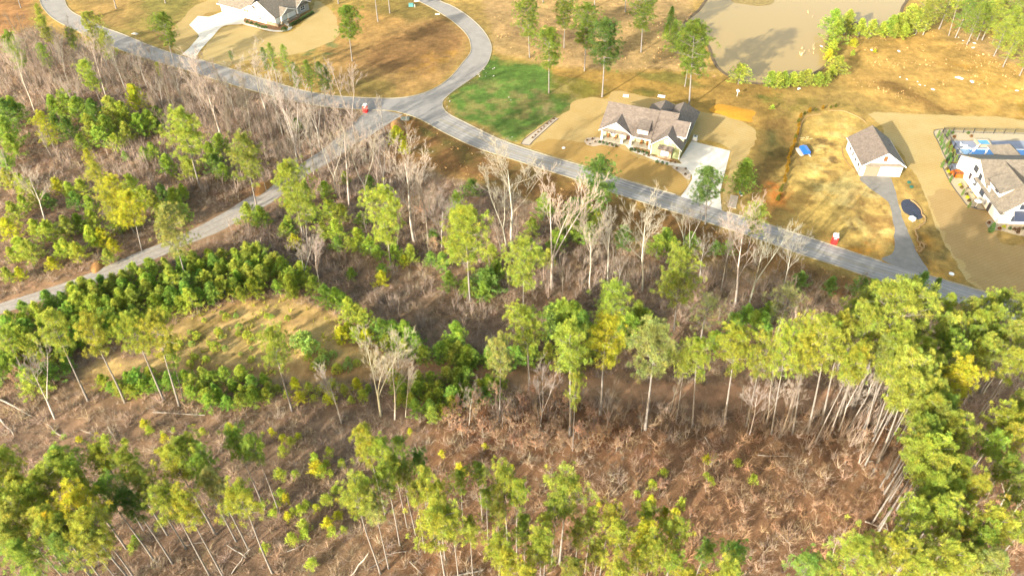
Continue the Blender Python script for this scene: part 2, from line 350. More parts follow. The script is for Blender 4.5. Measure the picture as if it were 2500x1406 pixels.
outer = [(1010, -50), (1070, 0), (1100, 14), (1132, 33), (1165, 60), (1186, 85), (1198, 110), (1198, 130), (1188, 157), (1165, 182), (1122, 212), (1090, 236), (1079, 251), (1082, 266), (1098, 281), (1135, 300), (1185, 325), (1240, 349), (1340, 382), (1440, 411), (1511, 436), (1600, 462), (1662, 480), (1765, 515), (1888, 553), (2024, 597), (2116, 628), (2244, 667), (2316, 688), (2392, 710), (2500, 742), (2700, 800)]
south = [(95, -60), (98, 0), (114, 30), (140, 52), (178, 71), (240, 98), (300, 124), (375, 149), (437, 166), (500, 186), (600, 216), (700, 243), (800, 261), (860, 266), (900, 268), (955, 270), (975, 274), (1000, 281), (1030, 293), (1062, 311), (1100, 331), (1165, 361), (1240, 385), (1330, 414), (1419, 442), (1511, 475), (1675, 526), (1803, 567), (1891, 597), (1957, 621), (2039, 647), (2116, 674), (2167, 690), (2359, 745), (2500, 790), (2700, 850)]
Li, Lo, Ls = gl(inner), gl(outer), gl(south)
sheet('road', Li+Lo+Ls[::-1], .03, M_asph, kind='structure')
def cut(line, a, b):
    out = [p for p in line if a <= PX([p[0], p[1], 0])[0] <= b]
    return out
def kerb(line, sgn):
    bm = bmesh.new(); ribbon(bm, line, 0.02*sgn, .24*sgn, 0, .13); fin(bm, 'kerb', M_kerb, kind='structure')
i1 = [p for p in Li if PX([*p, 0])[0] < 449 and PX([*p, 0])[1] < 160]; i2 = Li[len([p for p in Li[:400] if PX([*p, 0])[0] < 486 and PX([*p, 0])[1] < 400 ][:400]):] if False else None
k0 = next(i for i, p in enumerate(Li) if PX([*p, 0])[0] > 446); k1 = next(i for i, p in enumerate(Li) if PX([*p, 0])[0] > 484)
kerb(Li[:k0], 1); kerb(Li[k1:], 1)
k0 = next(i for i, p in enumerate(Lo) if PX([*p, 0])[0] > 1655); k1 = next(i for i, p in enumerate(Lo) if PX([*p, 0])[0] > 1772)
k2 = next(i for i, p in enumerate(Lo) if PX([*p, 0])[0] > 2160); k3 = next(i for i, p in enumerate(Lo) if PX([*p, 0])[0] > 2262)
kerb(Lo[:k0], 1); kerb(Lo[k1:k2], 1); kerb(Lo[k3:], 1)
kerb(Ls, -1)
# centre line (two thin faded stripes) on the lower road
mid = gl([(1075, 292), (1160, 333), (1240, 367), (1340, 399), (1440, 429), (1511, 455), (1600, 485), (1662, 505), (1765, 540), (1888, 576), (2024, 622), (2116, 651), (2244, 689), (2316, 714), (2392, 738), (2500, 770)])
bm = bmesh.new(); flat_ribbon(bm, mid, .12, .22, .036); flat_ribbon(bm, mid, -.22, -.12, .036); fin(bm, 'road_marking', M_line, kind='structure')
mid2 = gl([(126, 0), (145, 28), (180, 52), (240, 81), (300, 104), (375, 130), (437, 150), (500, 166), (600, 192)])
bm = bmesh.new(); flat_ribbon(bm, mid2, -.06, .06, .036)
flat_ribbon(bm, gl([(1050, 0), (1090, 28), (1130, 58), (1160, 90), (1172, 118), (1170, 145), (1150, 170)]), -.06, .06, .036)
fin(bm, 'road_seam', M_seam, kind='structure')
M_lane = mat('worn_asphalt', alb(214, 202, 184), .9, var=.14, scale=.6)
bm = bmesh.new()
for o_ in (-2.0, -1.0, 1.0, 2.0): flat_ribbon(bm, mid, o_-.22, o_+.22, .0335)
fin(bm, 'wheel_track', M_lane, kind='structure')
# darker asphalt patches
M_patch = mat('fresh_asphalt', alb(172, 160, 148), .9, var=.14, scale=.5)
def strip_patch(q0, q1, name='asphalt_patch'):
    a = [i for i, p in enumerate(Lo) if q0 <= PX([*p, 0])[0] <= q1 and PX([*p, 0])[1] > 400]
    ln = [Lo[i] for i in a]; bm = bmesh.new(); flat_ribbon(bm, ln, -.35, -2.6, .0315); fin(bm, name, M_patch, kind='structure')
strip_patch(1180, 1330); strip_patch(1520, 1640)
M_clay = mat('orange_clay', alb(226, 158, 52), .95, var=.14, scale=1.2, bump=.4, bscale=6)
# gravel track through the woods
cu = [(900, 262), (880, 285), (850, 311), (800, 355), (770, 377), (735, 399), (700, 429), (665, 451), (640, 463), (590, 491), (560, 511), (500, 545), (450, 570), (390, 596), (330, 618), (240, 658), (180, 683), (100, 709), (0, 741), (-200, 805)]
cl = [(985, 280), (945, 305), (900, 335), (850, 362), (800, 398), (750, 427), (705, 462), (670, 490), (620, 520), (570, 547), (520, 572), (440, 605), (380, 632), (330, 650), (240, 688), (187, 705), (100, 734), (13, 762), (-200, 835)]
sheet('gravel_track', gl(cu)+gl(cl)[::-1], .015, M_gravel, wob=.12, kind='structure')
bm = bmesh.new(); M_rut = mat('packed_dust', alb(196, 180, 160), .95, var=.14, scale=1.5)
cm = [((a[0]+b[0])/2, (a[1]+b[1])/2) for a, b in zip([cu[int(i*len(cu)/19)] for i in range(19)], cl)]
cm = gl([(905, 305), (820, 378), (755, 416), (700, 448), (640, 493), (565, 532), (500, 562), (420, 600), (330, 638), (240, 676), (140, 712), (0, 754)])
for o_ in (-.95, .95): flat_ribbon(bm, cm, o_-.3, o_+.3, .022)
fin(bm, 'wheel_track', M_rut, kind='structure')
# gravel drive of the new garage
gd = [(2098, 432), (2165, 432), (2182, 460), (2190, 490), (2205, 530), (2225, 580), (2240, 620), (2262, 655), (2268, 668), (2200, 655), (2150, 632), (2180, 615), (2185, 560), (2170, 500), (2130, 465)]
sheet('gravel_drive', gl(gd, closed=True), .012, mat('grey_gravel', alb(178, 168, 152), .95, var=.16, scale=.7, bump=.5, bscale=10, detail=12), wob=.25, kind='structure')
# concrete drives and paths
dr1 = [(444, 134), (462, 118), (486, 90), (482, 82), (462, 62), (483, 40), (510, 42), (546, 29), (598, 44), (590, 60), (545, 65), (520, 90), (488, 125), (478, 146)]
sheet('concrete_drive', [G(*p)[:2] for p in dr1[:2]]+gl(dr1[2:4])+[G(*p)[:2] for p in dr1[4:9]]+gl(dr1[9:]), .040, M_conc, kind='structure')
wk = gl([(590, 47), (595, 58), (625, 66), (665, 76), (695, 76), (708, 70), (706, 63), (698, 60)], .6)
bm = bmesh.new(); flat_ribbon(bm, wk, -.6, .6, .046); fin(bm, 'concrete_path', M_conc, kind='structure')
dr2 = [(1662, 480), (1680, 455), (1690, 430), (1668, 405), (1658, 392), (1688, 345), (1783, 369), (1765, 440), (1758, 470), (1762, 514)]
sheet('concrete_drive', gl(dr2[:4])+[G(*p)[:2] for p in dr2[4:]], .040, M_conc, kind='structure')
wk2 = gl([(1530, 350), (1545, 366), (1575, 378), (1620, 396), (1660, 404), (1690, 408)], .6)
bm = bmesh.new(); flat_ribbon(bm, wk2, -.75, .75, .046); fin(bm, 'concrete_path', M_conc, kind='structure')
# lawns with their crisp mown or sodded edges
def lawn(px, c, z, wob=.2, var=.12, c2=None, st=.6):
    m = mat('dormant_lawn', alb(*c), .95, var=var, scale=.16, bump=.3, bscale=8, detail=12, col2=alb(*c2) if c2 else None, coord='Object')
    t = m.node_tree; bs = t.nodes['Principled BSDF']; s_ = bs.inputs['Base Color'].links[0].from_socket
    wv = t.nodes.new('ShaderNodeTexWave'); wv.inputs['Scale'].default_value = .42; wv.inputs['Distortion'].default_value = 3; wv.inputs['Detail'].default_value = 3; wv.inputs['Detail Scale'].default_value = .5
    mp = t.nodes.new('ShaderNodeMapping'); mp.inputs['Rotation'].default_value = (0, 0, R(66)); tc = t.nodes.new('ShaderNodeTexCoord'); t.links.new(tc.outputs['Object'], mp.inputs[0]); t.links.new(mp.outputs[0], wv.inputs[0])
    mr = t.nodes.new('ShaderNodeMapRange'); mr.inputs[3].default_value = .93; mr.inputs[4].default_value = 1.05; t.links.new(wv.outputs[1], mr.inputs[0])
    n3 = t.nodes.new('ShaderNodeTexNoise'); n3.inputs['Scale'].default_value = 4.0; n3.inputs['Detail'].default_value = 4; t.links.new(tc.outputs['Object'], n3.inputs[0])
    m4 = t.nodes.new('ShaderNodeMapRange'); m4.inputs[1].default_value = .3; m4.inputs[2].default_value = .7; m4.inputs[3].default_value = .86; m4.inputs[4].default_value = 1.14; t.links.new(n3.outputs[0], m4.inputs[0])
    mu = t.nodes.new('ShaderNodeMath'); mu.operation = 'MULTIPLY'; t.links.new(mr.outputs[0], mu.inputs[0]); t.links.new(m4.outputs[0], mu.inputs[1])
    sc = t.nodes.new('ShaderNodeVectorMath'); sc.operation = 'SCALE'; t.links.new(s_, sc.inputs[0]); t.links.new(mu.outputs[0], sc.inputs['Scale']); t.links.new(sc.outputs[0], bs.inputs['Base Color'])
    return sheet('lawn', gl(px, st, True), z, m, wob=wob, kind='structure')
lawn([(480, 147), (490, 122), (540, 75), (590, 60), (545, 28), (500, 30), (455, 60), (410, 120), (430, 134), (440, 138), (462, 120), (484, 92), (478, 70), (460, 62)][::1] if False else [(485, 148), (520, 95), (548, 68), (600, 66), (700, 82), (760, 30), (770, 5), (800, 20), (825, 60), (818, 95), (760, 122), (690, 140), (600, 150), (540, 166)], (224, 186, 110), .008, wob=.5, c2=(234, 200, 126))
lawn([(445, 132), (484, 88), (470, 66), (500, 34), (540, 24), (530, 0), (490, 10), (440, 50), (420, 90), (425, 125)], (214, 176, 102), .008, wob=.6, c2=(228, 192, 116))
lawn([(1275, 345), (1330, 300), (1360, 285), (1390, 268), (1395, 250), (1440, 238), (1478, 240), (1495, 222), (1530, 225), (1570, 235), (1620, 246), (1700, 270), (1780, 285), (1835, 310), (1845, 330), (1830, 375), (1812, 400), (1780, 500), (1770, 512), (1758, 505), (1783, 369), (1690, 345), (1640, 400), (1680, 435), (1684, 455), (1663, 478), (1600, 460), (1511, 434), (1400, 398), (1300, 365)], (222, 180, 102), .008, wob=.35, c2=(234, 198, 124))
lawn([(1440, 350), (1500, 354), (1560, 384), (1640, 408), (1676, 436), (1680, 455), (1662, 476), (1600, 458), (1511, 432), (1440, 408), (1330, 374), (1300, 358), (1340, 340)], (204, 158, 76), .012, wob=.5, c2=(222, 176, 96))
lawn([(2122, 278), (2220, 277), (2420, 285), (2470, 292), (2560, 300), (2560, 330), (2310, 318), (2290, 330), (2310, 400), (2350, 470), (2400, 520), (2440, 590), (2500, 600), (2620, 620), (2620, 770), (2400, 712), (2340, 660), (2290, 560), (2255, 480), (2215, 400), (2150, 310)], (226, 186, 108), .008, wob=.5, c2=(238, 204, 130))
lawn([(2260, 470), (2355, 470), (2400, 520), (2440, 590), (2500, 600), (2620, 620), (2620, 770), (2400, 712), (2350, 660), (2300, 560)], (208, 166, 98), .012, wob=1.2, c2=(222, 182, 114))
M_soil = mat('disturbed_clay', alb(222, 184, 96), .95, col2=alb(246, 220, 140), scale=.35, bump=.5, bscale=4, detail=14)

# ------------------------------------------------------------------ pond
M_water = mat('muddy_water', alb(216, 180, 112), .12, spec=.06)
pond = [(1668, 70), (1680, 50), (1705, 30), (1722, 8), (1745, -25), (1790, -60), (2000, -90), (2190, -80), (2212, -10), (2200, 20), (2190, 55), (2160, 75), (2120, 70), (2085, 55), (2055, 75), (2025, 90), (2015, 115), (2018, 150), (2000, 170), (1960, 190), (1900, 200), (1860, 204), (1815, 200), (1780, 185), (1755, 165), (1742, 140), (1730, 110), (1700, 92)]
sheet('pond', gl(pond, 1, True), .02, M_water, wob=.15, kind='structure')
bm = bmesh.new(); ribbon(bm, gl(pond+[pond[0]], 1.5), -.1, .9, 0, .1); fin(bm, 'pond_bank', mat('wet_mud', alb(140, 112, 74), .8, var=.3, scale=1), kind='structure')
sheet('mud_bar', gl([(1775, -40), (1785, 2), (1820, 10), (1850, 14), (1880, 10), (1885, -10), (1840, -40)], 1, True), .09, mat('reedy_mud', alb(190, 160, 90), .9, var=.3, scale=.8), wob=.5, kind='structure')
# ------------------------------------------------------------------ buildings
def shingle(name, c):
    m = mat(name, c, .92, var=.2, scale=1.1, bump=.5, bscale=7, detail=12)
    t = m.node_tree; b = t.nodes['Principled BSDF']; N = t.nodes.new; L = t.links.new
    src_ = b.inputs['Base Color'].links[0].from_socket
    tc = N('ShaderNodeTexCoord'); mp = N('ShaderNodeMapping'); mp.inputs['Rotation'].default_value = (0, 0, R(45))
    br = N('ShaderNodeTexWhiteNoise'); sn = N('ShaderNodeVectorMath'); sn.operation = 'SNAP'; sn.inputs[1].default_value = (.45, .45, .16)
    L(tc.outputs['Object'], sn.inputs[0]); L(sn.outputs[0], br.inputs[0])
    mr = N('ShaderNodeMapRange'); mr.inputs[3].default_value = .84; mr.inputs[4].default_value = 1.14; L(br.outputs[0], mr.inputs[0])
    sc_ = N('ShaderNodeVectorMath'); sc_.operation = 'SCALE'; L(src_, sc_.inputs[0]); L(mr.outputs[0], sc_.inputs['Scale']); L(sc_.outputs[0], b.inputs['Base Color'])
    return m
def siding(name, c, pitch=.18, vertical=False):
    m = mat(name, c, .6, var=.04, scale=.8, spec=.35)
    t = m.node_tree; b = t.nodes['Principled BSDF']; N = t.nodes.new; L = t.links.new
    tc = N('ShaderNodeTexCoord'); sp = N('ShaderNodeSeparateXYZ'); L(tc.outputs['Object'], sp.inputs[0])
    wv = N('ShaderNodeMath'); wv.operation = 'PINGPONG'; wv.inputs[1].default_value = pitch
    if vertical:
        ad = N('ShaderNodeMath'); ad.operation = 'ADD'; L(sp.outputs[0], ad.inputs[0]); L(sp.outputs[1], ad.inputs[1]); L(ad.outputs[0], wv.inputs[0])
    else: L(sp.outputs[2], wv.inputs[0])
    bp = N('ShaderNodeBump'); bp.inputs['Strength'].default_value = .5; bp.inputs['Distance'].default_value = .06; L(wv.outputs[0], bp.inputs['Height']); L(bp.outputs[0], b.inputs['Normal'])
    return m
M_roof = shingle('brown_shingles', alb(156, 138, 121)); M_roof2 = shingle('tan_shingles', alb(164, 148, 126))
M_white = siding('white_siding', (.60, .59, .55)); M_trim = mat('white_trim', (.64, .63, .60), .5, var=.03)
M_cream = siding('cream_siding', alb(250, 240, 186)); M_green = siding('pale_green_siding', alb(206, 214, 150))
M_batten = siding('white_board_and_batten', (.58, .56, .51), .3, True); M_greige = siding('greige_siding', alb(214, 204, 190))
M_tan = mat('tan_metal_door', alb(196, 174, 142), .5, var=.05, scale=1)
M_glass = mat('window_glass', (.03, .04, .06), .12, spec=.8); M_black = mat('black_metal', (.02, .02, .022), .4, spec=.5)
M_blueglass = mat('bright_glass', (.34, .42, .5), .12, spec=.8)
M_stone = mat('stacked_stone', alb(206, 176, 140), .9, var=.28, scale=3.5, bump=.5, bscale=6)
M_wood = mat('stained_wood', alb(176, 116, 56), .7, var=.15, scale=3); M_dark = mat('dark_trim', (.05, .045, .05), .6)
M_metalroof = mat('blue_grey_metal_roof', alb(96, 104, 126), .35, metal=.3, var=.05, spec=.6); M_slab = mat('porch_slab', alb(236, 220, 186), .8, var=.06, scale=1)
def qslab(bm, q, th=.18):
    """roof plane from four (or three) points, thickened downwards"""
    q = [np.array(p, float) for p in q]; n = np.cross(q[1]-q[0], q[2]-q[0]); n /= np.linalg.norm(n)
    if n[2] > 0: n = -n
    prism(bm, q, n*th)
def mesh_of(name, m, parent, fn, **kw):
    bm = bmesh.new(); fn(bm); return fin(bm, name, m, parent, **kw)
def gable_roof_y(bm, u0, u1, v0, v1, ze, zr, um=None, th=.2):
    um = (u0+u1)/2 if um is None else um
    qslab(bm, [(u0, v0, ze), (um-.0, v0, zr), (um, v1, zr), (u0, v1, ze)], th); qslab(bm, [(um, v0, zr), (u1, v0, ze), (u1, v1, ze), (um, v1, zr)], th)
def gable_roof_x(bm, u0, u1, v0, v1, ze, zr, vm=None, th=.2):
    vm = (v0+v1)/2 if vm is None else vm
    qslab(bm, [(u0, v0, ze), (u1, v0, ze), (u1, vm, zr), (u0, vm, zr)], th); qslab(bm, [(u0, vm, zr), (u1, vm, zr), (u1, v1, ze), (u0, v1, ze)], th)
def hip_y(bm, u0, u1, v0, v1, ze, zr, hip, th=.2):
    um = (u0+u1)/2
    qslab(bm, [(u0, v0, ze), (um, v0, zr), (um, v1-hip, zr), (u0, v1, ze)], th); qslab(bm, [(um, v0, zr), (u1, v0, ze), (u1, v1, ze), (um, v1-hip, zr)], th)
    qslab(bm, [(u0, v1, ze), (um, v1-hip, zr), (u1, v1, ze)], th)
def win(parent, face, a, z, w, h, off, mframe=None, mpane=None, bars=1, fr=.09, name='window', rows=1):
    """window: frame with glazing bars, and its pane as a sub-part. face F: wall y=off facing -y, L: x=off facing -x, R: x=off facing +x"""
    s = {'F': 1, 'L': 1, 'R': -1}[face]; d = .07
    def bx(bm, a0, a1, z0, z1, p0, p1):
        if face == 'F': box(bm, a0, a1, off-p1, off-p0, z0, z1)
        elif face == 'L': box(bm, off-p1, off-p0, a0, a1, z0, z1)
        else: box(bm, off+p0, off+p1, a0, a1, z0, z1)
    bm = bmesh.new(); a0, a1, z0, z1 = a-w/2, a+w/2, z-h/2, z+h/2
    bx(bm, a0, a1, z0-fr, z0, 0, d); bx(bm, a0, a1, z1, z1+fr, 0, d); bx(bm, a0-fr, a0, z0-fr, z1+fr, 0, d); bx(bm, a1, a1+fr, z0-fr, z1+fr, 0, d)
    for i in range(bars): c = a0+w*(i+1)/(bars+1); bx(bm, c-.04, c+.04, z0, z1, 0, d-.01)
    for i in range(rows): c = z0+h*(i+1)/(rows+1); bx(bm, a0, a1, c-.025, c+.025, 0, d-.02)
    f = fin(bm, name, mframe or M_trim, parent)
    bm = bmesh.new(); bx(bm, a0, a1, z0, z1, 0, .03); fin(bm, 'pane', mpane or M_glass, f)
    return f
def gable_wall_y(bm, u0, u1, v0, v1, ze, zr, um=None):
    um = (u0+u1)/2 if um is None else um
    prism(bm, [(u0, v0, 0), (u1, v0, 0), (u1, v0, ze), (um, v0, zr), (u0, v0, ze)], np.array([0, v1-v0, 0]))
def gable_wall_x(bm, u0, u1, v0, v1, ze, zr, vm=None):
    vm = (v0+v1)/2 if vm is None else vm
    prism(bm, [(u0, v0, 0), (u0, v1, 0), (u0, v1, ze), (u0, vm, zr), (u0, v0, ze)], np.array([u1-u0, 0, 0]))
def rakes(bm, u0, u1, v, ze, zr, um=None, w=.24, t=.06):
    um = (u0+u1)/2 if um is None else um
    for a, b in (((u0, ze), (um, zr)), ((um, zr), (u1, ze))): prism(bm, [(a[0], v, a[1]+.03), (b[0], v, b[1]+.03), (b[0], v, b[1]-w), (a[0], v, a[1]-w)], np.array([0, -t, 0]))

# --- detached white garage
g0 = G(2097.5, 429); H = empty('garage_building', (g0[0], g0[1], 0), R(-4.4), 'detached white garage with brown shingle roof and tan roll-up door beside straw coloured yard', 'garage')
W_, D_ = 9.5, 12.2
mesh_of('wall', M_white, H, lambda bm: gable_wall_y(bm, 0, W_, 0, D_, 3.15, 6.35))
mesh_of('roof', M_roof, H, lambda bm: gable_roof_y(bm, -.45, W_+.45, -.5, D_+.45, 3.05, 6.65))
mesh_of('fascia', M_trim, H, lambda bm: (rakes(bm, -.45, W_+.45, -.5, 3.05, 6.62), box(bm, -.53, -.455, -.5, D_+.45, 2.86, 3.0), box(bm, W_+.455, W_+.53, -.5, D_+.45, 2.86, 3.0)))
mesh_of('pent_roof', M_roof2, H, lambda bm: qslab(bm, [(-.3, -.62, 3.05), (W_+.3, -.62, 3.05), (W_-.7, -.04, 3.62), (.7, -.04, 3.62)], .1))
gd_ = mesh_of('garage_door', M_tan, H, lambda bm: [box(bm, .85, 4.25, -.05, .0, .05+i*.58, .60+i*.58) for i in range(5)])
for a in (6.15, 7.2, 8.2): win(H, 'F', a, 2.15, .8, .34, -.0, mframe=M_dark, mpane=M_trim, bars=0, rows=0, fr=.06)
win(H, 'F', 4.75, 4.85, .7, 1.15, -.0, mframe=M_dark, mpane=M_wood, bars=0, fr=.1)
for v in (2.3, 4.7, 7.1, 9.5): win(H, 'L', v, 1.75, .55, 1.0, 0, mframe=M_dark, bars=0, fr=.08)
mesh_of('side_door', M_greige, H, lambda bm: box(bm, -.05, 0, .6, 1.35, 0, 2.0))
mesh_of('vent_pipe', M_black, H, lambda bm: cyl(bm, 7.6, 6.5, 4.2, 5.2, .06))

# --- pale green craftsman house
g0 = G(1588, 375.8); H = empty('green_house', (g0[0], g0[1], 0), R(-23.2), 'pale green craftsman house with brown shingle gables and front porch beside the road', 'house')
mesh_of('wall', M_cream, H, lambda bm: (box(bm, -13.9, -.3, 4.3, 15.6, 0, 3.0), gable_wall_x(bm, -13.9, -.7, 4.6, 15.5, 3.0, 6.9, 9.6), gable_wall_y(bm, -13.8, -5.9, 1.95, 6.5, 2.9, 5.7),
                                        box(bm, -.3, 7.25, 7.5, 17.8, 0, 3.0)))
# carve-out look of the porch: the porch gable sits on posts, so its wall starts above the lintel
bpy.data.objects.remove(H.children[0])
def porchwalls(bm):
    box(bm, -13.9, -.3, 4.3, 15.4, 0, 3.0)
    prism(bm, [(-13.4, 4.8, 3.0), (-13.4, 15.2, 3.0), (-13.4, 9.2, 7.0)], np.array([12.6, 0, 0]))
    prism(bm, [(-13.9, 2.15, 2.95), (-5.8, 2.15, 2.95), (-9.85, 2.15, 5.65)], np.array([0, 3.0, 0]))
mesh_of('wall', M_cream, H, porchwalls)
mesh_of('wing_wall', M_green, H, lambda bm: (gable_wall_y(bm, 0, 7.25, 0, 8, 2.85, 5.85, 3.7), box(bm, .01, 7.24, 8, 18.0, 0, 2.9)))
mesh_of('gable_panel', M_cream, H, lambda bm: prism(bm, [(4.9, -.03, 2.9), (7.2, -.03, 2.9), (4.6, -.03, 5.0), (3.75, -.03, 5.65), (3.9, -.03, 4.9)], np.array([0, .03, 0])))
mesh_of('upper_wall', M_cream, H, lambda bm: prism(bm, [(3.8, 3.2, 3.0), (3.8, 10, 3.0), (3.8, 10, 4.6), (3.8, 6.6, 6.7), (3.8, 3.2, 4.7)], np.array([3.45, 0, 0])))
def mainroof(bm):
    qslab(bm, [(-14.4, 1.5, 3.0), (-.55, 1.5, 3.0), (-.55, 9.2, 7.3), (-14.4, 9.2, 7.3)], .22)
    qslab(bm, [(-14.4, 9.2, 7.3), (4.3, 9.2, 7.3), (4.3, 16.4, 3.0), (-14.4, 16.4, 3.0)], .22)
mesh_of('roof', M_roof, H, mainroof)
mesh_of('raised_roof', M_roof, H, lambda bm: qslab(bm, [(-.55, 1.6, 3.45), (4.3, 1.6, 3.45), (4.3, 9.15, 7.55), (-.55, 9.15, 7.55)], .5))
mesh_of('porch_gable_roof', M_roof, H, lambda bm: gable_roof_y(bm, -14.4, -5.4, 1.55, 7.6, 2.95, 5.9, -9.9, .16))
mesh_of('wing_roof', M_roof, H, lambda bm: gable_roof_y(bm, -.45, 7.75, -.45, 8.4, 2.75, 6.15, 3.7, .16))
mesh_of('upper_roof', M_roof, H, lambda bm: gable_roof_x(bm, 3.5, 7.75, 2.8, 10.4, 4.7, 7.0, 6.6, .18))
mesh_of('rear_roof', M_roof, H, lambda bm: (hip_y(bm, -5.2, 3.2, 9.3, 20.0, 3.0, 6.6, 3.4), ))
mesh_of('rear_wing_roof', M_roof, H, lambda bm: hip_y(bm, -.3, 7.8, 7.6, 20.6, 2.9, 6.6, 3.3))
mesh_of('rear_wall', M_green, H, lambda bm: (box(bm, -4.6, 2.6, 15.4, 19.4, 0, 3.0), box(bm, 2.7, 7.24, 18.0, 20.0, 0, 2.9)))
mesh_of('fascia', M_trim, H, lambda bm: (rakes(bm, -14.4, -5.4, 1.55, 2.95, 5.87, -9.9, .22), rakes(bm, -.45, 7.75, -.45, 2.75, 6.12, 3.7, .2), box(bm, -5.3, -.6, 1.4, 1.48, 2.78, 2.98),
    prism(bm, [(7.76, 2.8, 4.7), (7.76, 6.6, 7.0), (7.76, 6.6, 6.75), (7.76, 2.8, 4.45)], np.array([.06, 0, 0])), prism(bm, [(3.5, 2.72, 4.7), (7.8, 2.72, 4.7), (7.8, 2.72, 4.5), (3.5, 2.72, 4.5)], np.array([0, .06, 0]))))
mesh_of('porch_pent_roof', M_roof2, H, lambda bm: qslab(bm, [(-13.9, 1.5, 2.95), (-8.0, 1.5, 2.95), (-8.4, 2.12, 3.5), (-13.3, 2.12, 3.5)], .1))
mesh_of('shed_dormer', M_trim, H, lambda bm: prism(bm, [(-4.6, 2.5, 3.4), (-4.6, 2.5, 4.7), (-4.6, 4.6, 5.0)], np.array([2.8, 0, 0])))
mesh_of('dormer_roof', M_roof, H, lambda bm: qslab(bm, [(-5.0, 2.3, 4.85), (-1.5, 2.3, 4.85), (-1.8, 6.0, 5.75), (-4.7, 6.0, 5.75)], .14))
mesh_of('attic_vent', M_trim, H, lambda bm: [box(bm, -10.4, -9.4, 2.05, 2.15, 3.6+i*.22, 3.76+i*.22) for i in range(5)])
mesh_of('parapet_flashing', M_dark, H, lambda bm: prism(bm, [(-.62, 1.5, 3.05), (-.62, 9.2, 7.4), (-.62, 9.2, 7.62), (-.62, 1.5, 3.5)], np.array([.05, 0, 0])))
for u in (-13.6, -8.2, -5.9, -.95):
    c = mesh_of('porch_column', M_trim, H, lambda bm: (box(bm, u-.17, u+.17, 1.95, 2.29, .3, 2.95), box(bm, u-.26, u+.26, 1.86, 2.38, .12, .9)))
mesh_of('porch_slab', M_slab, H, lambda bm: box(bm, -13.9, -.35, 1.7, 4.3, 0, .14))
win(H, 'F', 3.6, 4.15, .75, 1.0, 0, mpane=M_blueglass, bars=0)
mesh_of('stone_bay', M_stone, H, lambda bm: box(bm, 2.0, 5.35, -.75, 0, 0, 2.45))
win(H, 'F', 3.65, 1.35, 1.7, 1.15, -.75, mpane=M_blueglass, bars=2)
mesh_of('bay_roof', M_roof, H, lambda bm: qslab(bm, [(1.7, -1.15, 2.45), (5.65, -1.15, 2.45), (5.5, -.02, 3.2), (1.85, -.02, 3.2)], .12))
mesh_of('front_door', mat('red_brown_door', alb(110, 60, 40), .5), H, lambda bm: box(bm, -7.6, -6.5, 4.2, 4.3, .1, 2.3))
for u in (-11.2, -3.1): win(H, 'F', u, 1.6, 1.5, 1.3, 4.3, bars=1)
for v, s in ((4, 1.2), (10, 1.4), (14, 1.0)): win(H, 'R', v, 1.6, s, 1.2, 7.25, bars=1)
mesh_of('corner_trim', M_trim, H, lambda bm: (box(bm, -.04, .14, -.04, -.002, 0, 2.8), box(bm, 7.1, 7.3, -.04, -.002, 0, 2.8)))
mesh_of('vent_pipe', M_dark, H, lambda bm: (cyl(bm, 5.6, 3.0, 3.8, 4.7, .07), cyl(bm, 6.3, 14.0, 3.6, 4.6, .07)))
def loc_of(h, u, v, z=0): return h.matrix_basis @ Vector((u, v, z))
GH = H
# --- big white farmhouse at the right edge
g0 = (107.7, 130.26); H = empty('white_farmhouse', (g0[0], g0[1], 0), R(-3.2), 'large white farmhouse with tan shingle roofs next to the swimming pool', 'house')
def rhw(bm):
    prism(bm, [(0, 0, 0), (9.4, 0, 0), (9.4, 0, 3.1), (4.7, 0, 6.6), (0, 0, 3.1)], np.array([0, 10.5, 0]))
    prism(bm, [(0, 6.5, 0), (0, 22.6, 0), (0, 22.6, 3.5), (0, 14.6, 7.2), (0, 6.5, 3.3)], np.array([20, 0, 0]))
mesh_of('wall', M_batten, H, rhw)
mesh_of('main_roof', M_roof2, H, lambda bm: (qslab(bm, [(-.35, 8.0, 4.0), (20, 8.0, 4.0), (20, 14.6, 7.5), (-.35, 14.6, 7.5)], .22), qslab(bm, [(-.35, 14.6, 7.5), (20, 14.6, 7.5), (20, 23.2, 3.5), (-.35, 23.2, 3.5)], .22)))
mesh_of('front_roof', M_roof2, H, lambda bm: gable_roof_y(bm, -.5, 9.9, -.5, 13.5, 3.05, 7.6, 4.6, .2))
mesh_of('side_dormer', M_batten, H, lambda bm: prism(bm, [(.7, 4.2, 3.6), (.7, 4.2, 5.4), (4.1, 4.2, 7.1), (4.1, 4.2, 5.0)], np.array([0, 5.4, 0])))
mesh_of('side_dormer_roof', M_roof2, H, lambda bm: qslab(bm, [(.35, 3.9, 5.4), (.35, 9.9, 5.4), (4.4, 9.9, 7.42), (4.4, 3.9, 7.42)], .16))
win(H, 'L', 6.0, 4.85, 1.1, .7, .7, mframe=M_black, mpane=M_glass, bars=1)
for v, z, w in ((15.9, 2.0, .8), (13.4, 2.0, 1.7), (9.3, 1.9, 1.7), (15.0, 4.6, 1.7), (12.3, 4.1, 1.2)): win(H, 'L', v, z, w, 1.3, 0, mframe=M_black, bars=1 if w > 1 else 0, fr=.07)
mesh_of('side_door', M_dark, H, lambda bm: box(bm, -.06, 0, 4.3, 5.3, 0, 2.2))
mesh_of('meter_box', M_greige, H, lambda bm: box(bm, -.16, 0, 6.3, 6.9, .6, 1.7))
mesh_of('wall_vent', M_dark, H, lambda bm: box(bm, -.04, 0, 11.6, 11.9, 2.9, 3.4))
mesh_of('gutter', M_dark, H, lambda bm: (box(bm, -.62, -.5, -.5, 8.2, 2.86, 2.98), box(bm, -.5, .7, -.62, -.5, 2.86, 2.98), box(bm, .24, .35, 3.9, 9.9, 5.18, 5.31)))
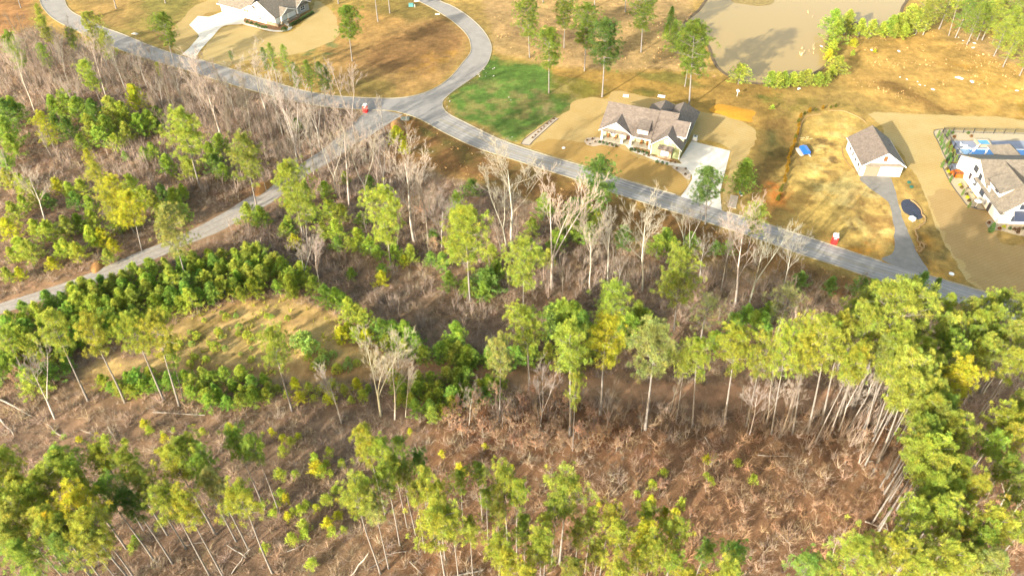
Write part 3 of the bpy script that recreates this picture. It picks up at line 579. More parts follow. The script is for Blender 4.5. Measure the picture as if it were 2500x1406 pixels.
mesh_of('porch_roof', M_metalroof, H, lambda bm: (qslab(bm, [(1.6, -2.6, 2.6), (9.5, -2.6, 2.6), (9.5, -.02, 3.5), (2.4, -.02, 3.5)], .1), ))
win(H, 'F', 3.5, 1.4, 1.5, 1.2, 0, mframe=M_black, bars=1); win(H, 'F', 3.7, 4.6, .9, 1.2, 0, mframe=M_black, bars=1)
mesh_of('rear_pavilion_roof', M_roof2, H, lambda bm: [qslab(bm, [a, b, (11.3, 24.6, 5.7)], .15) for a, b in zip([(8.4, 21.0, 3.1), (14.8, 21.0, 3.1), (14.8, 28.2, 3.1), (8.4, 28.2, 3.1)], [(14.8, 21.0, 3.1), (14.8, 28.2, 3.1), (8.4, 28.2, 3.1), (8.4, 21.0, 3.1)])])
mesh_of('pavilion_post', M_trim, H, lambda bm: [box(bm, u-.12, u+.12, 27.6, 27.84, 0, 3.0) for u in (8.8, 14.4)])
mesh_of('rear_wing_roof', M_roof2, H, lambda bm: gable_roof_y(bm, 14.6, 24, -2, 15, 4, 8, 19, .2))
RH = H
# --- ranch house at the top left
g0 = G(599, 44.2); H = empty('ranch_house', (g0[0], g0[1], 0), R(-31.5), 'white and greige ranch house with tan shingle roof at the top of the curved drive', 'house')
def rw(bm):
    box(bm, -11.4, 0, 0, 9.5, 0, 2.75)
    gable_wall_y(bm, 0, 10.3, -.02, 5, 2.7, 5.2, 4.4)
    gable_wall_y(bm, 1.6, 14.2, .35, 10, 2.75, 6.9, 7.8)
mesh_of('wall', M_white, H, rw)
mesh_of('side_wall', M_greige, H, lambda bm: (box(bm, 1.6, 12.4, 6, 17.2, 0, 2.75), prism(bm, [(14.3, 10.4, 0), (14.3, 16.4, 0), (14.3, 16.4, 2.75), (14.3, 13.4, 4.4), (14.3, 10.4, 2.75)], np.array([-4, 0, 0])), box(bm, 12.2, 12.4, 2, 10.4, 0, 2.7)))
mesh_of('garage_roof', M_roof2, H, lambda bm: (gable_roof_x(bm, -12.4, 2.5, -.55, 10, 2.75, 6.0), ))
mesh_of('front_gable_roof', M_roof, H, lambda bm: gable_roof_y(bm, -.7, 9.5, -.5, 6, 2.7, 5.35, 4.4, .16))
mesh_of('main_roof', M_roof2, H, lambda bm: gable_roof_y(bm, .9, 14.9, -.15, 17.8, 2.75, 7.1, 7.9, .2))
mesh_of('side_roof', M_roof2, H, lambda bm: (gable_roof_x(bm, 7, 14.9, 9.9, 17.0, 2.75, 4.7, 13.4, .16), gable_roof_x(bm, 9, 15.6, 2.0, 9.8, 2.7, 4.6, 5.4, .16)))
mesh_of('porch_gable', M_greige, H, lambda bm: prism(bm, [(15.4, 2.4, 2.7), (15.4, 9.4, 2.7), (15.4, 5.4, 4.35)], np.array([-.1, 0, 0])))
mesh_of('fascia', M_trim, H, lambda bm: (rakes(bm, -.7, 9.5, -.5, 2.7, 5.32, 4.4, .26), rakes(bm, .9, 14.9, -.15, 2.75, 7.07, 7.9, .26), box(bm, -12.4, -.7, -.64, -.56, 2.55, 2.75),
     prism(bm, [(14.92, 9.9, 2.75), (14.92, 13.4, 4.7), (14.92, 17, 2.75), (14.92, 17, 2.5), (14.92, 13.4, 4.45), (14.92, 9.9, 2.5)], np.array([.06, 0, 0])),
     prism(bm, [(15.62, 2.0, 2.7), (15.62, 5.4, 4.6), (15.62, 9.8, 2.7), (15.62, 9.8, 2.45), (15.62, 5.4, 4.35), (15.62, 2.0, 2.45)], np.array([.06, 0, 0]))))
for u in (-8.7, -3.9): mesh_of('garage_door', M_trim, H, lambda bm: [box(bm, u-2, u+2, -.05, 0, .04+i*.55, .56+i*.55) for i in range(4)])
win(H, 'F', 7.4, 1.5, 1.5, 1.3, -.02, bars=1); win(H, 'F', 12.2, 1.5, .9, 1.6, .35, mpane=M_greige, bars=0); win(H, 'F', 2.3, 2.5, .4, .5, -.02, bars=0)
win(H, 'R', 13.4, 1.6, 1.8, 1.4, 14.3, bars=1)
for v in (4.4, 5.4, 7.0, 8.2): win(H, 'R', v, 1.6, .8, 1.2, 12.4, bars=0)
mesh_of('front_door', mat('maroon_door', alb(110, 40, 50), .4), H, lambda bm: box(bm, 12.4, 12.46, 2.6, 3.5, .4, 2.4))
mesh_of('porch_slab', M_slab, H, lambda bm: box(bm, 12.4, 15.6, 1.6, 10.4, 0, .5))
mesh_of('porch_skirt', M_stone, H, lambda bm: (box(bm, 15.6, 15.68, 1.6, 10.4, 0, .46), box(bm, 10.2, 15.6, -.1, .3, 0, .9)))
mesh_of('step', M_slab, H, lambda bm: (box(bm, 15.7, 16.1, 2.6, 3.9, 0, .34), box(bm, 16.1, 16.5, 2.6, 3.9, 0, .17)))
for v in (2.2, 5.3, 9.7): mesh_of('porch_column', M_trim, H, lambda bm: (prism(bm, [(15.1, v-.25, 1.1), (15.1, v+.25, 1.1), (15.1, v+.15, 2.7), (15.1, v-.15, 2.7)], np.array([.4, 0, 0])), ))
for v in (2.2, 5.3, 9.7): mesh_of('column_base', M_stone, H, lambda bm: box(bm, 15.0, 15.6, v-.32, v+.32, 0.02, 1.1))
RA = H

# ------------------------------------------------------------------ pool yard
def RP(u, v): p = RH.matrix_basis @ Vector((u, v, 0)); return p.x, p.y
M_deck = mat('grey_paver_deck', alb(186, 188, 198), .85, var=.1, scale=.9)
M_sandbed = mat('tan_river_gravel', alb(240, 214, 168), .95, var=.16, scale=2.5, bump=.5, bscale=10, detail=12)
lawn_ring = [G(*p)[:2] for p in ((2322, 344), (2560, 344), (2600, 400), (2345, 398))]
sheet('pool_deck', lawn_ring, .030, M_deck, kind='structure')
sheet('gravel_bed', gl([(2280, 322), (2300, 317), (2420, 322), (2560, 328), (2570, 346), (2322, 345), (2345, 392), (2308, 390), (2292, 350), (2284, 335)], 1, True), .022, M_sandbed, kind='structure')
sheet('gravel_bed', gl([(2296, 398), (2310, 396), (2318, 425), (2350, 432), (2362, 455), (2405, 514), (2385, 512), (2365, 505), (2345, 480), (2320, 445)], 1, True), .022, M_sandbed, kind='structure')
sheet('pool_deck', [G(*p)[:2] for p in ((2311, 400), (2352, 400), (2346, 434), (2328, 432))], .030, M_deck, kind='structure')
sheet('stone_bed', gl([(2405, 545), (2420, 535), (2432, 545), (2480, 547), (2600, 549), (2600, 585), (2500, 577), (2450, 565), (2415, 558)], 1, True), .022, mat('speckled_pebbles', alb(226, 200, 160), .95, var=.35, scale=3.5, bump=.6, bscale=12), kind='structure')
H = empty('swimming_pool', (*RP(0, 0), 0), R(-3.2), 'long blue swimming pool with pale coping behind the white farmhouse', 'pool')
mesh_of('coping', M_trim, H, lambda bm: (box(bm, 4.3, 20.4, 31.3, 31.7, .03, .1), box(bm, 4.3, 20.4, 26.6, 27.0, .03, .1), box(bm, 3.9, 4.3, 26.6, 31.7, .03, .1), box(bm, 20.4, 20.8, 26.6, 31.7, .03, .1)))
mesh_of('pool_water', mat('pool_water', alb(60, 170, 250), .08, var=.08, scale=.3, spec=.5), H, lambda bm: box(bm, 6.4, 20.4, 27.0, 31.3, .02, .06))
mesh_of('sun_shelf', mat('pale_pool_shelf', alb(190, 226, 250), .1, var=.05, scale=.5), H, lambda bm: box(bm, 4.3, 6.4, 27.0, 31.3, .02, .06))
H = empty('hot_tub', (*RP(11.2, 34.0), .03), R(-3.2), 'square hot tub with stone rim on the grey pool deck', 'hot tub')
mesh_of('tub_rim', M_sandbed, H, lambda bm: (box(bm, -1.7, 1.7, -1.5, -1.1, 0, .6), box(bm, -1.7, 1.7, 1.1, 1.5, 0, .6), box(bm, -1.7, -1.3, -1.1, 1.1, 0, .6), box(bm, 1.3, 1.7, -1.1, 1.1, 0, .6)))
mesh_of('tub_water', mat('tub_water', alb(120, 200, 240), .1), H, lambda bm: box(bm, -1.3, 1.3, -1.1, 1.1, 0, .5))
def lounger(px, py, rz, label):
    p = G(px, py); H = empty('sun_lounger', (p[0], p[1], .03), rz, label, 'sun lounger', 'sun loungers by the pool')
    mesh_of('frame', M_trim, H, lambda bm: (box(bm, -.35, .35, -.9, .9, .2, .3), [box(bm, x-.04, x+.04, y-.04, y+.04, 0, .2) for x in (-.3, .3) for y in (-.8, .8)]))
    mesh_of('backrest', M_trim, H, lambda bm: prism(bm, [(-.33, .3, .32), (.33, .3, .32), (.33, .95, .8), (-.33, .95, .8)], np.array([0, .05, -.06])))
lounger(2352, 357, 1.2, 'white sun lounger left of the pool, the farther one'); lounger(2360, 364, 1.4, 'white sun lounger left of the pool, the nearer one')
def parasol(p, h, r, label, closed=False, lean=0, m=None):
    H = empty('parasol', (p[0], p[1], 0.03), 0, label, 'parasol')
    mesh_of('pole', M_trim, H, lambda bm: cyl(bm, 0, 0, 0, h, .04, n=8))
    if closed: mesh_of('canopy', M_trim, H, lambda bm: cyl(bm, 0, 0, h*.35, h+.1, .34, .05, n=8))
    else:
        o = mesh_of('canopy', m or M_trim, H, lambda bm: cyl(bm, 0, 0, h-.45, h, r, .04, n=8))
    mesh_of('base', M_black, H, lambda bm: cyl(bm, 0, 0, 0, .12, .3, n=12))
    H.rotation_euler = (0, R(lean), 0)
parasol(G(2366, 378), 3.4, 1.3, 'closed white parasol leaning over the left end of the pool', True, 26)
parasol(G(2381, 507), 2.2, .85, 'open white parasol in the gravel bed beside the farmhouse side door')
parasol(G(2372, 470), 1.9, .6, 'small white garden parasol against the farmhouse side wall, nearer one')
parasol(G(2366, 460), 2.4, .85, 'white parasol against the farmhouse side wall below its windows, farther one')
# orange cover over garden furniture
def tarp_heap(name, cx, cy, w, d, h, m, label, cat, seed, rz=0):
    r2 = np.random.default_rng(seed); n = 14; vs = []; bm = bmesh.new()
    for j in range(n+1):
        for i in range(n+1):
            x, y = i/n*2-1, j/n*2-1; e = max(abs(x), abs(y)); z = h*(1-max(0, (e-.62)/.38)**1.2)*(.75+.5*float(vnoise(np.array(i*1.0), np.array(j*1.0), 2.2, seed)))
            if e >= .999: z = .0
            vs.append(bm.verts.new((x*w/2*(1+.08*r2.uniform(-1, 1)), y*d/2*(1+.08*r2.uniform(-1, 1)), z)))
    for j in range(n):
        for i in range(n): bm.faces.new([vs[j*(n+1)+i], vs[j*(n+1)+i+1], vs[(j+1)*(n+1)+i+1], vs[(j+1)*(n+1)+i]])
    o = fin(bm, name, m, None, (cx, cy, .035)); o.rotation_euler[2] = rz
    return tag(o, label, cat)
p = G(2341, 427); tarp_heap('furniture_cover', p[0], p[1], 3.2, 3.0, .9, mat('orange_tarpaulin', alb(238, 118, 20), .45, var=.25, scale=1.2), 'crumpled orange cover over garden furniture inside the small fenced pad', 'cover', 3)
# fences
def fence(pts, h, label, gate=False):
    L = [G(*p)[:2] for p in pts]; o = L[0]; H = empty('metal_fence', (o[0], o[1], 0), 0, label, 'fence'); posts = []
    for a, b in zip(L[:-1], L[1:]):
        d = b-a; n = max(1, int(np.linalg.norm(d)/2.4)); 
        for i in range(n+(1 if b is L[-1] else 0)): posts.append(a+d*i/n)
    for q in posts:
        q = q-o; mesh_of('fence_post', M_black, H, lambda bm: box(bm, q[0]-.05, q[0]+.05, q[1]-.05, q[1]+.05, 0, h+.1))
    def rails(bm):
        for a, b in zip(L[:-1], L[1:]):
            a = a-o; b = b-o; d = (b-a); l = np.linalg.norm(d); d /= l; nn = np.array([-d[1], d[0]])*.02
            for z in (.15, h-.25, h): prism(bm, [(*(a+nn), z-.025), (*(b+nn), z-.025), (*(b-nn), z-.025), (*(a-nn), z-.025)], np.array([0, 0, .05]))
            k = int(l/.22)
            for i in range(k):
                q = a+d*l*(i+.5)/k; box(bm, q[0]-.012, q[0]+.012, q[1]-.012, q[1]+.012, .15, h)
    mesh_of('railing', M_black, H, rails)
fence([(2347, 388), (2301, 324), (2500, 328), (2620, 331)], 1.4, 'black metal railing fence around the pool yard')
fence([(2311, 398), (2329, 433), (2351, 433)], 1.3, 'black metal railing around the pad with the orange cover')
fence([(2310, 393), (2349, 397)], 1.2, 'short black railing between gravel bed and small paved pad')
# bed edging
bm = bmesh.new(); ribbon(bm, gl([(2310, 389), (2292, 350), (2280, 322), (2302, 316)]), 0, .12, 0, .12); fin(bm, 'bed_edging', M_dark, kind='structure')
bm = bmesh.new(); ribbon(bm, gl([(2296, 398), (2320, 447), (2345, 482), (2362, 503), (2384, 511), (2404, 514)]), 0, .12, 0, .12); fin(bm, 'bed_edging', M_dark, kind='structure')
# planting beds of the green house
M_mulch = mat('pine_straw', alb(226, 176, 116), .95, var=.2, scale=2, bump=.5, bscale=10)
M_pea = mat('pink_pea_gravel', alb(244, 216, 180), .95, var=.12, scale=3, bump=.4, bscale=12)
sheet('gravel_bed', gl([(1426, 345), (1432, 338), (1460, 336), (1505, 347), (1515, 356), (1500, 360), (1470, 354), (1450, 358), (1433, 354)], 1, True), .018, M_pea, kind='structure')
sheet('gravel_bed', gl([(1538, 358), (1540, 350), (1590, 368), (1600, 380), (1656, 393), (1650, 400), (1610, 392), (1570, 376)], 1, True), .018, M_mulch, kind='structure')
sheet('gravel_bed', gl([(1640, 408), (1655, 403), (1685, 412), (1684, 440), (1676, 438), (1662, 424)], 1, True), .018, M_pea, kind='structure')
sheet('gravel_bed', gl([(1278, 343), (1355, 287), (1363, 290), (1345, 305), (1300, 345), (1292, 355), (1280, 354)], 1, True), .018, M_pea, kind='structure')
bm = bmesh.new(); ribbon(bm, gl([(1363, 290), (1345, 305), (1301, 345), (1292, 355), (1279, 353), (1278, 343), (1355, 287)]), 0, .14, 0, .1); fin(bm, 'bed_edging', M_dark, kind='structure')
sheet('mulch_bed', gl([(592, 46), (600, 44), (650, 60), (682, 64), (698, 62), (695, 72), (670, 74), (630, 64), (598, 54)], .8, True), .018, mat('bark_mulch', alb(176, 128, 84), .95, var=.3, scale=2), kind='structure')
sheet('mulch_bed', gl([(702, 58), (750, 30), (765, 28), (760, 38), (715, 62)], .8, True), .018, bpy.data.materials['bark_mulch'], kind='structure')
# front porch chairs
def chairs(h, u, v, rz, lab):
    p = loc_of(h, u, v); H = empty('porch_chair', (p.x, p.y, .14), h.rotation_euler[2]+rz, lab, 'chair', 'chairs on the green house porch')
    mesh_of('seat', M_wood, H, lambda bm: (box(bm, -.3, .3, -.3, .3, .38, .46), [box(bm, x-.03, x+.03, y-.03, y+.03, 0, .38) for x in (-.25, .25) for y in (-.25, .25)]))
    mesh_of('backrest', M_wood, H, lambda bm: prism(bm, [(-.3, .26, .46), (.3, .26, .46), (.26, .42, 1.15), (-.26, .42, 1.15)], np.array([0, .05, 0])))
chairs(GH, -12.2, 3.2, .3, 'wooden chair on the left porch of the green house, left one'); chairs(GH, -10.3, 3.2, -.3, 'wooden chair on the left porch of the green house, right one')
chairs(GH, -3.4, 3.2, 0, 'wooden chair on the right porch of the green house, nearer the door'); chairs(GH, -1.7, 3.1, .4, 'wooden chair on the right porch of the green house, nearer the wing')
p = loc_of(GH, 8.9, 10.8); H = empty('air_conditioner', (p.x, p.y, 0), GH.rotation_euler[2], 'white air conditioner unit by the side wall of the green house', 'air conditioner')
mesh_of('casing', M_trim, H, lambda bm: (box(bm, -.5, .5, -.5, .5, .1, 1.1), )); mesh_of('fan_grille', M_black, H, lambda bm: cyl(bm, 0, 0, 1.1, 1.14, .38, n=16)); mesh_of('pad', M_conc, H, lambda bm: box(bm, -.7, .7, -.7, .7, 0, .1))
# ------------------------------------------------------------------ plants: generators
def unit(v): return v/(np.linalg.norm(v, axis=-1, keepdims=True)+1e-9)
def tufts(C_, r, n, w, g, out=None, tone=None, up=.25):
    """needle or leaf tufts: n slim wedges round every centre"""
    N_ = len(C_); d = g.normal(size=(N_, n, 3)); d[..., 2] += up
    if out is not None: d += out[:, None, :]*.8
    d = unit(d); q = unit(np.cross(d, g.normal(size=(N_, n, 3))))
    rr = (r[:, None]*g.uniform(.65, 1.1, (N_, n)))[..., None]; c = C_[:, None, :]
    ww = w*g.uniform(.7, 1.3, (N_, n))[..., None]
    V = np.stack([c+d*rr*.12, c+d*rr+q*ww, c+d*rr*.92-q*ww], 2).reshape(-1, 3)
    t = np.repeat((tone if tone is not None else np.ones((N_, 3)))[:, None, :], n*3, 1).reshape(-1, 3)
    t = t*np.repeat(g.uniform(.85, 1.15, (N_*n, 1)), 3, 0)
    return V, t
def tubes(S, sides):
    """S rows: p0 xyz, p1 xyz, r0, r1 -> triangles"""
    S = np.asarray(S, float); a, b = S[:, :3], S[:, 3:6]; d = unit(b-a)
    ref = np.where(np.abs(d[:, 2:3]) > .8, [[1., 0, 0]], [[0, 0, 1.]]); u = unit(np.cross(d, ref)); v = np.cross(d, u)
    th = np.arange(sides)*2*np.pi/sides; ring = u[:, None]*np.cos(th)[None, :, None]+v[:, None]*np.sin(th)[None, :, None]
    V = np.concatenate([a[:, None]+ring*S[:, 6][:, None, None], b[:, None]+ring*S[:, 7][:, None, None]], 1)
    i = np.arange(sides); j = (i+1) % sides
    f = np.concatenate([np.stack([i, j, j+sides], 1), np.stack([i, j+sides, i+sides], 1)])
    F = f[None]+(np.arange(len(S))*2*sides)[:, None, None]
    return V.reshape(-1, 3), F.reshape(-1, 3)
def join(parts):
    V = []; F = []; T = []; o = 0
    for v, f, t in parts: V.append(v); F.append(f+o); T.append(t); o += len(v)
    return np.concatenate(V), np.concatenate(F), np.concatenate(T)
def tone_rand(g, n, lo=.72, hi=1.28, hue=.08):
    t = g.uniform(lo, hi, (n, 1))*np.ones((1, 3)); h = g.normal(0, hue, n); t[:, 0] *= 1+h; t[:, 2] *= 1-h*.6
    return np.clip(t, .3, 1.9)
def gen_pine(seed, H_=20., cb=.52, Rw=3.7, nl=34, dens=9, tip=.30, sag=.12, trunk_r=.24, tn=58, spread=1.15, broken=3, tw=.0235):
    g = np.random.default_rng(seed); S = []
    n = 12; bend = g.normal(0, .18, 2); tx = lambda z: np.array([bend[0]*math.sin(z/H_*3+seed)*z/H_*2, bend[1]*math.sin(z/H_*2.4)*z/H_*2, z])
    for i in range(n):
        z0, z1 = H_*.97*i/n, H_*.97*(i+1)/n; S.append([*tx(z0), *tx(z1), trunk_r*(1-z0/H_*.82)*(1.25 if i == 0 else 1), trunk_r*(1-z1/H_*.82)])
    B = []; cc = []; oo = []; rr = []
    ht = H_*(1-cb); lop = g.uniform(0, 2*np.pi)
    for k in range(nl):
        s = (k+.5)/nl; z = H_*cb+ht*s**.85*.97; a = k*2.4+g.normal(0, .35)
        prof = math.sin(math.pi*min(1, (s*.80+.17)))**.75; L_ = Rw*prof*g.uniform(.6, 1.15)*(1+.18*math.cos(a-lop))
        if g.random() < .10: L_ *= .45
        el = .12+.75*s+g.normal(0, .12); d = np.array([math.cos(a)*math.cos(el), math.sin(a)*math.cos(el), math.sin(el)])
        p = tx(z); q = p+d*L_*.5-np.array([0, 0, sag*L_*.3]); e = p+d*L_
        B.append([*p, *q, .075*(1.2-s), .05]); B.append([*q, *e, .05, .02])
        m = int(dens*L_/3.6)+3; off = g.uniform(tip, 1.05, m)**.8
        for o_ in off:
            lat = g.normal(0, .17*L_*spread+.12, 3); lat[2] = abs(lat[2])*.7-.05; c = p+(e-p)*o_+lat
            cc.append(c); oo.append(unit(c-tx(z-.6))); rr.append(g.uniform(.42, .70))
            if g.random() < .35: B.append([*(p+(e-p)*max(.1, o_-.2)), *c, .025, .012])
    for k in range(broken):
        z = H_*g.uniform(cb-.2, cb); a = g.uniform(0, 6.3); p = tx(z); B.append([*p, *(p+np.array([math.cos(a), math.sin(a), .2])*g.uniform(.6, 1.6)), .05, .02])
    for k in range(7): c = tx(H_*.955)+g.normal(0, .35, 3)+[0, 0, .25]; cc.append(c); oo.append(np.array([0, 0, 1.])); rr.append(.5)
    cc = np.array(cc); V, T = tufts(cc, np.array(rr), tn, tw, g, np.array(oo), tone_rand(g, len(cc)))
    crown = tri_mesh('pine_crown', V, np.arange(len(V)).reshape(-1, 3), T)
    v1, f1 = tubes(S, 8); v2, f2 = tubes(B, 4)
    v, f, t_ = join([(v1, f1, np.ones((len(v1), 3))), (v2, f2, np.ones((len(v2), 3))*.9)])
    trunk = tri_mesh('pine_trunk', v, f); 
    return crown, trunk
def gen_young(seed, H_=5., Rw=1.7, nl=40, tn=28, stars=True):
    g = np.random.default_rng(seed); cc = []; oo = []; rr = []; B = [[0, 0, 0, 0, 0, H_*.95, .08, .02]]
    for k in range(nl):
        s = (k+.5)/nl; z = H_*(.10+.84*s); a = k*2.4+g.normal(0, .3); L_ = Rw*((1-s)**.75*.95+.12)*g.uniform(.65, 1.2)
        el = .25+.6*s; p = np.array([0, 0, z]); e = p+np.array([math.cos(a)*math.cos(el), math.sin(a)*math.cos(el), math.sin(el)])*L_
        B.append([*p, *e, .03, .012])
        for o_ in np.arange(.25, 1.04, .16): cc.append(p+(e-p)*o_+g.normal(0, .08, 3)); oo.append(unit(e-p+[0, 0, .5*L_])); rr.append(g.uniform(.26, .42))
        cc.append(e+[0, 0, .18]); oo.append(np.array([0, 0, 1.5])); rr.append(.32)
    for k in range(3): cc.append(np.array([0, 0, H_*(.93+.035*k)])); oo.append(np.array([0, 0, 1.])); rr.append(.3)
    cc = np.array(cc); V, T = tufts(cc, np.array(rr), tn, .025, g, np.array(oo), tone_rand(g, len(cc), .68, 1.3), up=.6)
    v, f = tubes(B, 3)
    return tri_mesh('young_pine_foliage', V, np.arange(len(V)).reshape(-1, 3), T), tri_mesh('young_pine_stem', v, f)
def gen_bush(seed, H_=1.5, Rw=.8, n=90, tn=12, r=.24, w=.05, conic=0.0):
    g = np.random.default_rng(seed); d = unit(g.normal(size=(n, 3))); d[:, 2] = np.abs(d[:, 2]) if conic == 0 else d[:, 2]
    zc = H_*.12 if conic == 0 else H_*.5
    c = d*g.uniform(.45, 1, (n, 1))**.5*[Rw, Rw, (H_*.8 if conic == 0 else H_*.46)]; c[:, 2] += zc
    if conic: c[:, :2] *= np.clip(1.15-c[:, 2:3]/H_*conic, .15, 1)
    V, T = tufts(c, np.full(n, r), tn, w, g, d, tone_rand(g, n, .75, 1.25), up=.4)
    return tri_mesh('bush', V, np.arange(len(V)).reshape(-1, 3), T)
def gen_bare(seed, H_=15., depth=4, splay=.55, forks=1, r0=.165, first=.42, kids=(9, 6, 5, 4), tw=.012, wig=.12, lenr=.42):
    g = np.random.default_rng(seed); T_ = []; B_ = []
    def grow(p, d, L_, r, lv):
        n = 4 if lv == 0 else 3 if lv < 3 else 2; pts = [p]; dd = d.copy()
        for i in range(n):
            dd = unit(dd+g.normal(0, wig*(.5 if lv == 0 else 1.3), 3)+np.array([0, 0, .20 if lv else .05])); q = pts[-1]+dd*L_/n
            ra, rb = r*(1-i/n*.72), r*(1-(i+1)/n*.72); (T_ if lv == 0 else B_).append([*pts[-1], *q, max(ra, tw), max(rb, tw*.8)]); pts.append(q)
        if lv >= depth: return
        for k in range(kids[lv]):
            f = g.uniform(first if lv == 0 else .25, 1.0); i = min(int(f*n), n-1); q = pts[i]+(pts[i+1]-pts[i])*(f*n-i)
            ax = unit(np.cross(dd, g.normal(size=3))); an = splay*g.uniform(.7, 1.4)
            nd = unit(dd*math.cos(an)+ax*math.sin(an)); grow(q, nd, L_*lenr*g.uniform(.7, 1.25)*(1.25-.5*f if lv == 0 else 1), r*(1-f*.7)*.44, lv+1)
    if forks == 1: grow(np.zeros(3), np.array([0, 0, 1.]), H_*.9, r0, 0)
    else:
        grow_h = H_*.3; T_.append([0, 0, 0, 0, 0, grow_h, r0, r0*.8])
        for k in range(forks):
            a = k*2*np.pi/forks+g.normal(0, .4); grow(np.array([0, 0, grow_h*g.uniform(.8, 1)]), unit(np.array([math.cos(a)*.3, math.sin(a)*.3, 1.])), H_*.62, r0*.55, 0)
    v, f = tubes(T_, 6); v2, f2 = tubes(B_, 3)
    return tri_mesh('bare_crown', v2, f2), tri_mesh('bare_trunk', v, f), np.array([b[3:6] for b in B_[-1:]]), B_
def gen_russet(seed, H_=4.2):
    g = np.random.default_rng(seed); c_, t_, _, B_ = gen_bare(seed+500, H_, 3, .6, 1, .05, .15, (9, 5, 3), .014, .15, .5)
    ends = np.array([b[3:6] for b in B_]); ends = ends[g.random(len(ends)) < .8]
    V, T = tufts(ends, np.full(len(ends), .16), 9, .045, g, None, tone_rand(g, len(ends), .7, 1.35, .1), up=0)
    return tri_mesh('russet_leaves', V, np.arange(len(V)).reshape(-1, 3), T), c_, t_

KL = 1.0
M_pine = leafmat('pine_needles', (.262, .300, .062), .48)
M_young = leafmat('young_pine_needles', (.31, .36, .068), .45)
M_russet = leafmat('dry_oak_leaves', (.31, .20, .13), .3)
M_shrub = leafmat('shrub_leaves', (.13, .17, .05), .25)
M_bark = mat('pine_bark', (.145, .132, .120), .95, var=.25, scale=2.2, bump=.6, bscale=8)
M_pale = mat('pale_bark', (.31, .285, .245), .9, var=.2, scale=1.5, bump=.4, bscale=6, info=True)
M_twig = mat('twigs', (.25, .22, .185), .9, info=True)
def mk(crown, trunk, mc, mt):
    crown.materials.append(mc); trunk.materials.append(mt); return (crown, trunk)
PINE = [mk(*gen_pine(s, cb=cb, Rw=rw, nl=nl, dens=dn), M_pine, M_bark) for s, cb, rw, nl, dn in ((1, .62, 3.5, 36, 10), (2, .57, 3.2, 38, 10), (3, .64, 3.7, 32, 11), (4, .60, 3.0, 34, 10), (5, .63, 3.9, 38, 9), (6, .58, 3.5, 40, 8), (7, .58, 3.4, 30, 12), (8, .56, 3.7, 42, 9))]
PINES = [mk(*gen_pine(s, cb=cb, Rw=rw, nl=nl, dens=dn, trunk_r=.19), M_pine, M_bark) for s, cb, rw, nl, dn in ((11, .70, 2.7, 26, 11), (12, .66, 2.5, 28, 12), (13, .72, 3.0, 26, 11), (14, .67, 2.3, 26, 12), (15, .70, 2.7, 30, 9), (16, .64, 2.9, 30, 10))]
PINEM = [mk(*gen_pine(s, cb=cb, Rw=rw, nl=nl, dens=dn, trunk_r=.2), M_pine, M_bark) for s, cb, rw, nl, dn in ((15, .36, 4.2, 50, 13), (16, .40, 3.9, 48, 13), (17, .33, 4.3, 52, 12), (18, .42, 4.0, 46, 14))]
FULL = [mk(*gen_pine(s, cb=.22, Rw=3.6, nl=62, dens=9, tip=.2, tn=40, broken=0), M_pine, M_bark) for s in (21, 22, 23)]
THIN = [mk(*gen_pine(s, cb=.5, Rw=3.8, nl=30, dens=5, tn=24, spread=1.3, tw=.022), M_pine, M_bark) for s in (31, 32)]
YOUNG = [mk(*gen_young(s, Rw=rw), M_young, M_bark) for s, rw in ((41, 1.7), (42, 1.45), (43, 1.95), (44, 1.6), (45, 2.1), (46, 1.3))]
def mkb(r): return mk(r[0], r[1], M_twig, M_pale)
BARE = [mkb(gen_bare(s, **k)) for s, k in ((51, dict(splay=.5, kids=(12, 6, 5, 4))), (52, dict(splay=.42, kids=(13, 5, 5, 4))), (53, dict(splay=.6, first=.35, kids=(12, 6, 5, 4))), (54, dict(splay=.42, forks=2, kids=(8, 6, 5, 3))), (55, dict(splay=.45, forks=3, kids=(6, 6, 5, 3))), (56, dict(splay=.62, first=.3, wig=.14, kids=(12, 6, 5, 4))))]
SLIM = [mkb(gen_bare(s, 10., 3, .42, 1, .085, .3, (14, 6, 4), .014, .1, .32)) for s in (61, 62, 63)]
RUS = []
for s in (71, 72, 73):
    a, b_, c_ = gen_russet(s); a.materials.append(M_russet); b_.materials.append(M_twig); c_.materials.append(M_pale); RUS.append((a, b_, c_))
SEED = [gen_young(s, 1.6, .75, 12, 12)[0] for s in (81, 82, 83)]
for m_ in SEED: m_.materials.append(M_young)
SHRUB = [gen_bush(s) for s in (91, 92)]
for m_ in SHRUB: m_.materials.append(M_shrub)
CONE = [gen_bush(s, 2.6, .5, 110, 12, .22, .05, 1.0) for s in (95, 96)]
for m_ in CONE: m_.materials.append(M_shrub)
DENSE = [gen_young(s, 8., 2.3, 95, 18)[0] for s in (98, 99)]
CED = [mk(m_, gen_young(7, 8., 1, 1)[1], M_young, M_bark) for m_ in DENSE]

